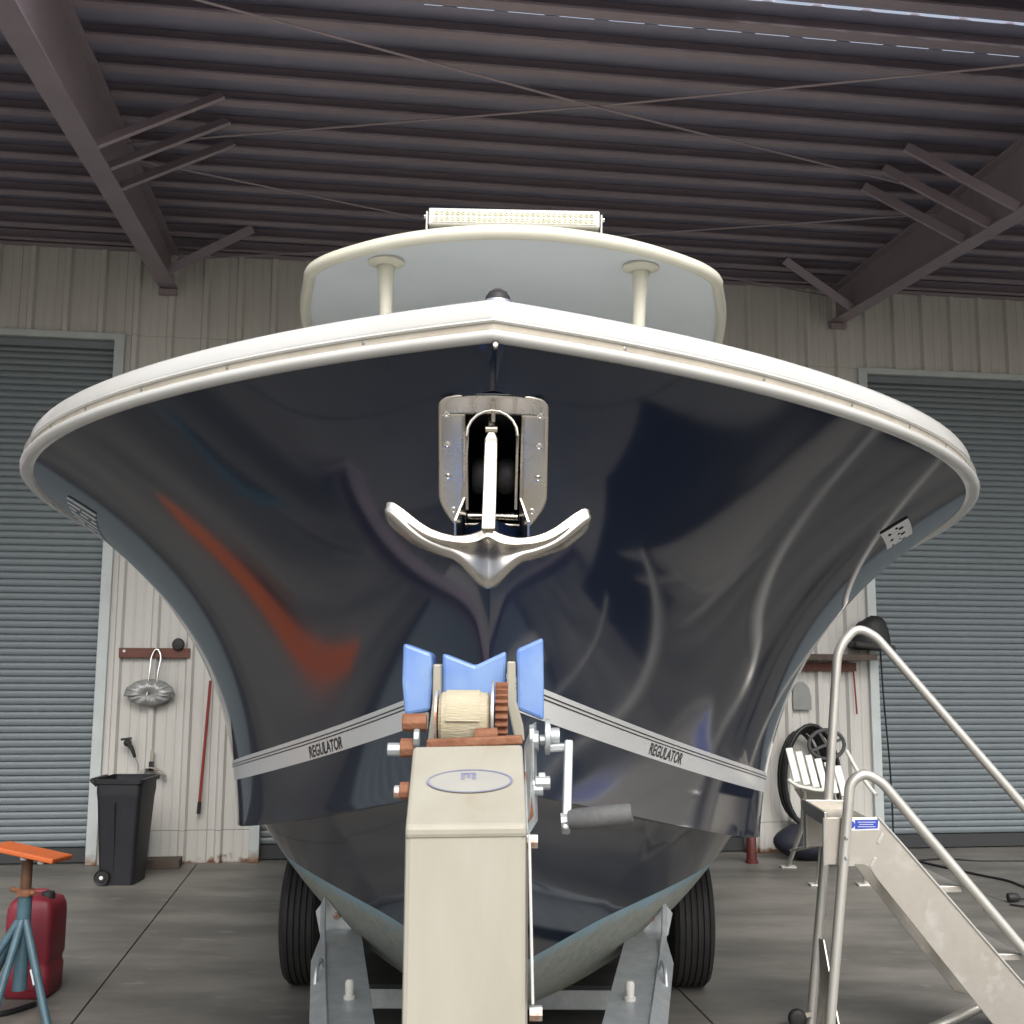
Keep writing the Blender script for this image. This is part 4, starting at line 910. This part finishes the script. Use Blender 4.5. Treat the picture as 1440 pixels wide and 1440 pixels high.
# ---------------------------------------------------------------- aluminium boarding steps
YN, YF = 5.05, 5.55
lx = at(1163, 1150, YN).x
ld = thing('boarding_steps', (lx+.6, (YN+YF)/2, 0), 'aluminium boarding steps with curved handrails right of the boat', 'steps')
def S(px, py, near=True): return at(px, py, YN if near else YF)
prof_n = [(1161, 1150), (1234, 1149), (1262, 1180), (1460, 1408), (1700, 1684), (1640, 1720), (1396, 1440), (1232, 1234), (1224, 1222), (1214, 1216), (1161, 1216)]
poly = [S(x, y) for x, y in prof_n]; poly = [Vector((p.x, YN, max(p.z, .02))) for p in poly]
st_n = MB().prism(poly, (0, .008, 0)).build('side_plate', M['alu'], ld, bevel=.002)
poly_f = [Vector((p.x+.03, YF, p.z)) for p in poly]; MB().prism(poly_f, (0, -.008, 0)).build('side_plate', M['alu'], ld, bevel=.002)
# rolled edges of the near plate
MB().tube([p+Vector((0, -.001, 0)) for p in poly[1:4]], .006, 6).build('plate_edge', M['alu_pipe'], ld); 
MB().tube([poly[0]+Vector((-.004, 0, 0)), poly[-1]+Vector((-.004, 0, 0))], .010, 8).build('plate_edge', M['alu_pipe'], ld, smooth=40)
# top platform and treads
pxl = poly[0].x; pxr = poly[1].x; pz = poly[0].z
MB().add([(pxl, YN+.008, pz-.02), (pxr, YN+.008, pz-.02), (pxr+.03, YF-.008, pz-.02), (pxl+.03, YF-.008, pz-.02)], [(0, 1, 2, 3)]).build('platform', M['alu'], ld).modifiers.new('s', 'SOLIDIFY').thickness = .02
MB().bar((pxl+.02, YF, pz+.005), (pxr+.04, YF, pz+.005), .02, .03).build('platform_lip', M['alu'], ld, bevel=.003)
MB().bar((pxl, YN, pz-.0), (pxl+.03, YF, pz-.0), .012, .05).build('platform_lip', M['alu'], ld, bevel=.003)
MB().prism([(pxl+.03, YF-.01, pz), (pxl+.03, YF-.01, pz-.20), (pxl+.042, YF-.01, pz-.20), (pxl+.042, YF-.01, pz)], (0, -.03, 0)).build('corner_post', M['alu_pipe'], ld)
slope = (poly[3]-poly[2])
for k in range(1, 4):
    z_ = pz-.02-k*.285; x_ = poly[2].x+(pz-z_)/(-slope.z/slope.x)-.10
    MB().box((x_+.02, (YN+YF)/2, z_), (.20, YF-YN-.02, .03)).build('tread', M['alu'], ld, bevel=.004)
# handrails
RN = [S(1166, 1460), S(1176, 1330), S(1192, 1130), S(1205, 1100), S(1228, 1100), S(1250, 1128), S(1440, 1348), S(1500, 1418)]
rn = [Vector((p.x, YN-.02, p.z)) for p in RN]; foot = Vector((rn[0].x-.02, YN-.02, .0)); 
rail_n = smoothpath([foot, Vector((S(1194, 1112).x, YN-.02, S(1194, 1112).z+.04)), Vector((S(1212, 1090).x, YN-.02, S(1212, 1090).z+.012)), Vector((S(1236, 1100).x, YN-.02, S(1236, 1100).z+.01)), Vector((S(1440, 1338).x, YN-.02, S(1440, 1338).z)), Vector((S(1560, 1478).x, YN-.02, S(1560, 1478).z))], .075, 8)
MB().tube(rail_n, .0225, 14).build('handrail', M['alu_pipe'], ld, smooth=60)
def F(px, py): p = S(px, py, False); return Vector((p.x, YF+.02, p.z))
footf = F(1146, 1440); footf = Vector((footf.x-.015, YF+.02, 0))
rail_f = smoothpath([footf, F(1162, 1200), F(1180, 925)+Vector((0, 0, .045)), F(1206, 882), F(1232, 896)+Vector((0, 0, .01)), F(1440, 1132), F(1640, 1360)], .09, 8)
MB().tube(rail_f, .0225, 14).build('handrail', M['alu_pipe'], ld, smooth=60)
for py in (1177, 1205): 
    c = S(1186, py); MB().lathe(Vector((c.x, YN-.04, c.z)), (0, -1, 0), [(.009, -.004), (.009, .003), (.005, .006), (0, .006)], 8).build('bolt', M['chrome'], ld)
for q in (((1241, 1172), (1234, 1186)), ((1231, 1206), (1224, 1219))):
    a_, b_ = S(*q[0]), S(*q[1]); MB().bar(Vector((a_.x, YN-.003, a_.z)), Vector((b_.x, YN-.003, b_.z)), .014, .004, (0, 1, 0)).build('weld_tab', M['alu_pipe'], ld, bevel=.0015)
q = [S(x, y) for x, y in ((1192, 1151), (1237, 1150), (1236, 1167), (1192, 1168))]; q = [Vector((p.x, YN-.0015, p.z)) for p in q]
stk = MB().add(q, [(0, 1, 2, 3)]).build('sticker', M['labelw'], ld)
q = [Vector((S(x, y).x, YN-.0025, S(x, y).z)) for x, y in ((1202, 1153), (1235, 1152.5), (1234, 1165), (1202, 1166))]; MB().add(q, [(0, 1, 2, 3)]).build('sticker_field', M['label'], stk)
cc = S(1196.5, 1159.5); MB().lathe((cc.x, YN-.002, cc.z), (0, -1, 0), [(.0, .0006), (.017, .0006), (.017, 0)], 20).build('sticker_badge', M['label'], stk)
m = MB()
for py, xa, xb in ((1156, 1206, 1231), (1159.2, 1208, 1228), (1162.4, 1206, 1231)):
    a_, b_ = S(xa, py), S(xb, py); m.add([(a_.x, YN-.0032, a_.z+.001), (b_.x, YN-.0032, b_.z+.001), (b_.x, YN-.0032, b_.z-.0012), (a_.x, YN-.0032, a_.z-.0012)], [(0, 1, 2, 3)])
m.build('sticker_print', M['labelw'], stk)
a_, b_ = S(1150, 1318, False), S(1168, 1450, False)
MB().prism([Vector((a_.x, YF-.02, a_.z)), Vector((a_.x+.012, YF-.05, a_.z)), Vector((b_.x+.01, YN+.2, b_.z-.25)), Vector((a_.x-.01, YF-.02, b_.z-.25))], (.006, 0, 0)).build('back_panel', M['alu'], ld)
MB().tube([at(1230, 1484, YF-.12), at(1420, 1396, YF-.12)], .024, 10).build('diagonal_brace', M['alu_pipe'], ld, smooth=40)
for fy in (YN+.02, YF-.01):
    fx = footf.x-.10; w_ = MB().lathe((fx+.03, fy-.02, .045), (0, 1, 0), [(0, .0), (.025, 0), (.038, .004), (.044, .012), (.044, .028), (.038, .036), (.025, .04), (0, .04)], 24).build('caster_wheel', M['black'], ld, smooth=40)
    MB().bar((fx+.03, fy, .05), (footf.x, fy, .07), .02, .02).build('caster_arm', M['alu'], ld)

# ---------------------------------------------------------------- things by the right pier
RWF = WW-.04
shf = thing('wall_shelf', B(4.35, RWF, 1.8), 'dark wall shelf with red brown ledger on the right pier', 'shelf')
MB().frame(B(4.36, RWF-.13, 1.79), Vector((CB, SB, 0))*.47, Vector((-SB, CB, 0))*.12, Vector((0, 0, .028))).build('shelf_board', M['wood'], shf, bevel=.004)
MB().frame(B(4.30, RWF-.02, 1.70), Vector((CB, SB, 0))*.42, Vector((-SB, CB, 0))*.012, Vector((0, 0, .04))).build('ledger', M['board'], shf, bevel=.003)
hat = thing('equipment_cover', B(4.82, RWF-.16, 1.82), 'bulky black equipment cover sitting on the right wall shelf', 'cover')
m = MB(); hc_ = B(4.82, RWF-.15, 1.83)
m.grid(lambda a, c: hc_+Vector((math.cos(2*PI*a)*(.17+.02*math.sin(5*PI*a))*math.cos(c*PI/2)**.5, math.sin(2*PI*a)*.12*math.cos(c*PI/2)**.5, .03+.30*math.sin(c*PI/2)*(1+.08*math.sin(9*a)))), 26, 10, closed_u=True)
m.build('crown', M['black'], hat, smooth=60)
MB().frame(hc_+Vector((-.02, -.05, .06)), Vector((.19, 0, -.02)), Vector((0, .14, 0)), Vector((.0, 0, .03))).build('brim', M['black'], hat, bevel=.02)
bt = thing('black_bottle', B(4.0, RWF-.1, 1.82), 'small dark bottle on the left end of the right wall shelf', 'bottle')
MB().lathe(B(4.06, RWF-.12, 1.818), (0, 0, 1), [(0, 0), (.04, 0), (.042, .02), (.042, .13), (.02, .17), (.018, .21), (0, .21)], 14).build('bottle_body', M['black'], bt, smooth=40)
MB().cyl(B(4.06, RWF-.12, 2.028), B(4.06, RWF-.12, 2.05), .02, 10).build('bottle_cap', M['label'], bt)
sg = [(4.09, 1.30), (4.27, 1.30), (4.27, 1.42), (4.25, 1.50), (4.20, 1.56), (4.13, 1.555), (4.10, 1.50), (4.085, 1.42)]
tag(MB().prism([B(u_, RWF-.01, z_) for u_, z_ in sg], B(0, -.008, 0)).build('grey_sign', M['sheetgrey'], bevel=.002), 'round topped grey sheet fixed to the right pier below the shelf', 'sign')
tag(MB().cyl(B(4.69, RWF-.03, 1.66), B(4.71, RWF-.03, 1.26), .008, 6).build('hanging_stick', M['redbrown']), 'thin red brown stick hanging under the right wall shelf', 'stick')
tag(MB().tube(smoothpath([B(4.97, WW-.06, 1.95), B(4.985, WW-.06, 1.4), B(5.03, WW-.06, .7), B(5.03, WW-.06, .02)], .3, 8), .008, 6).build('door_cable', M['hose']), 'thin black cable hanging down beside the right door', 'cable')
# coil of hose leaning on the pier
hs = thing('hose_coil', B(4.1, RWF-.2, .0), 'black hose coil hanging behind the white slatted chair', 'hose')
for k in range(6):
    cx_, rz_ = 4.12+.012*k+random.uniform(-.02, .02), random.uniform(.9, 1.05); 
    pts = [B(cx_+(.21+.012*k)*math.cos(2*PI*i/28)*rz_, RWF-.08-.028*k+.02*math.sin(4*PI*i/28), .70+(.40+.014*k)*math.sin(2*PI*i/28)) for i in range(28)]
    MB().tube(pts, .019, 8, closed=True).build('hose_loop', M['hose'], hs, smooth=60)
rl = [B(4.28+.17*math.cos(2*PI*i/20), RWF-.30, 1.0+.13*math.sin(2*PI*i/20)) for i in range(20)]
MB().tube(rl, .018, 8, closed=True).build('reel_rim', M['grip'], hs, smooth=60)
for an in (.4, 2.0, 3.6, 5.2): MB().bar(B(4.28, RWF-.30, 1.0), B(4.28+.165*math.cos(an), RWF-.30, 1.0+.125*math.sin(an)), .025, .012, (0, 1, 0)).build('reel_spoke', M['grip'], hs)
bg_ = thing('dark_bag', B(4.1, RWF-.35, 0), 'low dark blue bag slumped on the floor beneath the hose coil', 'bag')
m = MB(); m.grid(lambda a, c: B(4.15+math.cos(2*PI*a)*.42*math.sin(PI*(.06+.94*c)/1.0)**.45*(1 if c < .97 else .0), RWF-.36+math.sin(2*PI*a)*.2*math.sin(PI*(.06+.94*c))**.45, .005+.30*c*(1-.1*math.sin(7*a+2))), 26, 10, closed_u=True)
m.build('bag_body', mat('dark blue bag', (.012, .015, .028), .7, bump=.3, bscale=12, col2=(.02, .022, .035)), bg_, smooth=60)
MB().tube(smoothpath([B(4.0, RWF-.40, .28), B(4.05, RWF-.45, .38), B(4.25, RWF-.45, .38), B(4.3, RWF-.40, .28)], .05), .012, 6).build('bag_strap', M['black'], bg_, smooth=50)
rp_ = at(1057, 1202, 10.0); tag(MB().lathe((rp_.x, 10.0, 0), (0, 0, 1), [(0, 0), (.055, 0), (.055, .02), (.045, .03), (.042, .27), (.02, .30), (0, .3)], 14).build('red_cylinder', mat('dark red tin', (.10, .02, .018), .5), smooth=40), 'dark red cylinder on the floor by the hull chine', 'cylinder')
# white slatted chair
chy = 8.75
ch = thing('slatted_chair', Vector((at(1160, 1200, chy).x, chy, 0)), 'white slatted metal chair with splayed legs behind the steps', 'chair')
def C(px, py, dy=0): return at(px, py, chy+dy)
for k in range(6):
    x0 = 1112+13.5*k; t_, b_ = C(x0-3, 1052+5*k, .10), C(x0+9, 1100+4*k, -.02)
    MB().bar(t_, b_, .055 if k < 5 else .06, .022, (0, 1, 0)).build('back_slat', M['wplastic'], ch, bevel=.006)
MB().tube(smoothpath([C(1108, 1096, -.03), C(1120, 1105, -.03), C(1150, 1112, -.03), C(1168, 1110, -.03)], .05), .014, 8).build('seat_rail', M['wplastic'], ch, smooth=50)
m = MB(); m.add([C(1116, 1108, -.02), C(1172, 1116, -.02), C(1178, 1130, .30), C(1126, 1124, .30)], [(0, 1, 2, 3)]); o = m.build('seat', M['wplastic'], ch); o.modifiers.new('s', 'SOLIDIFY').thickness = .03
for (t_, f_, dy, ey) in (((1131, 1110), (1108, 1218), 0, .12), ((1160, 1150), (1150, 1243), -.2, -.35), ((1216, 1150), (1217, 1243), -.1, -.35), ((1190, 1120), (1196, 1215), .3, .3)):
    a_ = C(*t_, dy); b_ = atz(*f_, .012); mid = a_.lerp(b_, .45)+Vector((.05, 0, 0)) if f_[0] < 1120 else a_.lerp(b_, .5)
    l_ = MB().tube(smoothpath([a_, mid, b_], .12), .020, 8).build('leg', M['wplastic'], ch, smooth=50)
    MB().box(b_+Vector((0, 0, -.004)), (.13, .09, .014)).build('foot', M['wplastic'], l_, bevel=.003)
b1_, b2_ = atz(1108, 1218, .012), C(1131, 1110); MB().tube([b2_.lerp(b1_, .78), C(1158, 1186, -.15)], .014, 8).build('leg_brace', M['wplastic'], ch, smooth=50)
MB().tube(smoothpath([C(1190, 1055, .15), C(1206, 1085, .1), C(1225, 1110, .05), C(1232, 1118, 0)], .05), .016, 8).build('arm', M['wplastic'], ch, smooth=50)
# unseen black mat, added only to put a dark band in the hull reflection
tag(MB().prism([Vector(p) for p in ((1.28, 3.45, .0), (2.2, 3.75, .0), (4.4, 6.3, .0), (3.6, 7.0, .0), (1.95, 4.85, .0))], (0, 0, .012)).build('reflection_mat', M['black'], bevel=.004), 'unseen black mat added to darken a band of the hull reflection', 'mat')
# cords on the floor on the right
cord = [atz(x, y, .01) for x, y in ((1290, 1210), (1330, 1207), (1370, 1210), (1450, 1210))]
tag(MB().tube(smoothpath(cord, .3, 6), .009, 6).build('electric_flex', M['hose'], smooth=60), 'thin black cord lying along the floor near the right door', 'cord')
cord = [atz(x, y, .01) for x, y in ((1290, 1211), (1340, 1222), (1385, 1232), (1418, 1238), (1452, 1252))]
c2_ = thing('extension_cord', cord[0], 'black extension cord ending in a plug at the right edge', 'cord')
MB().tube(smoothpath(cord, .2, 6), .010, 6).build('cable', M['hose'], c2_, smooth=60)
pg = atz(1425, 1262, .035); MB().lathe(pg+Vector((-.04, 0, 0)), (1, 0, 0), [(0, 0), (.03, 0), (.035, .02), (.03, .07), (.012, .09), (0, .09)], 12).build('plug', M['black'], c2_, smooth=40)
MB().tube(smoothpath([pg+Vector((.04, 0, -.01)), pg+Vector((.12, .05, -.02)), pg+Vector((.2, -.1, -.025)), pg+Vector((.0, -.2, -.025)), pg+Vector((-.08, -.12, -.025))], .08, 6), .007, 6).build('cable', M['hose'], c2_, smooth=60)
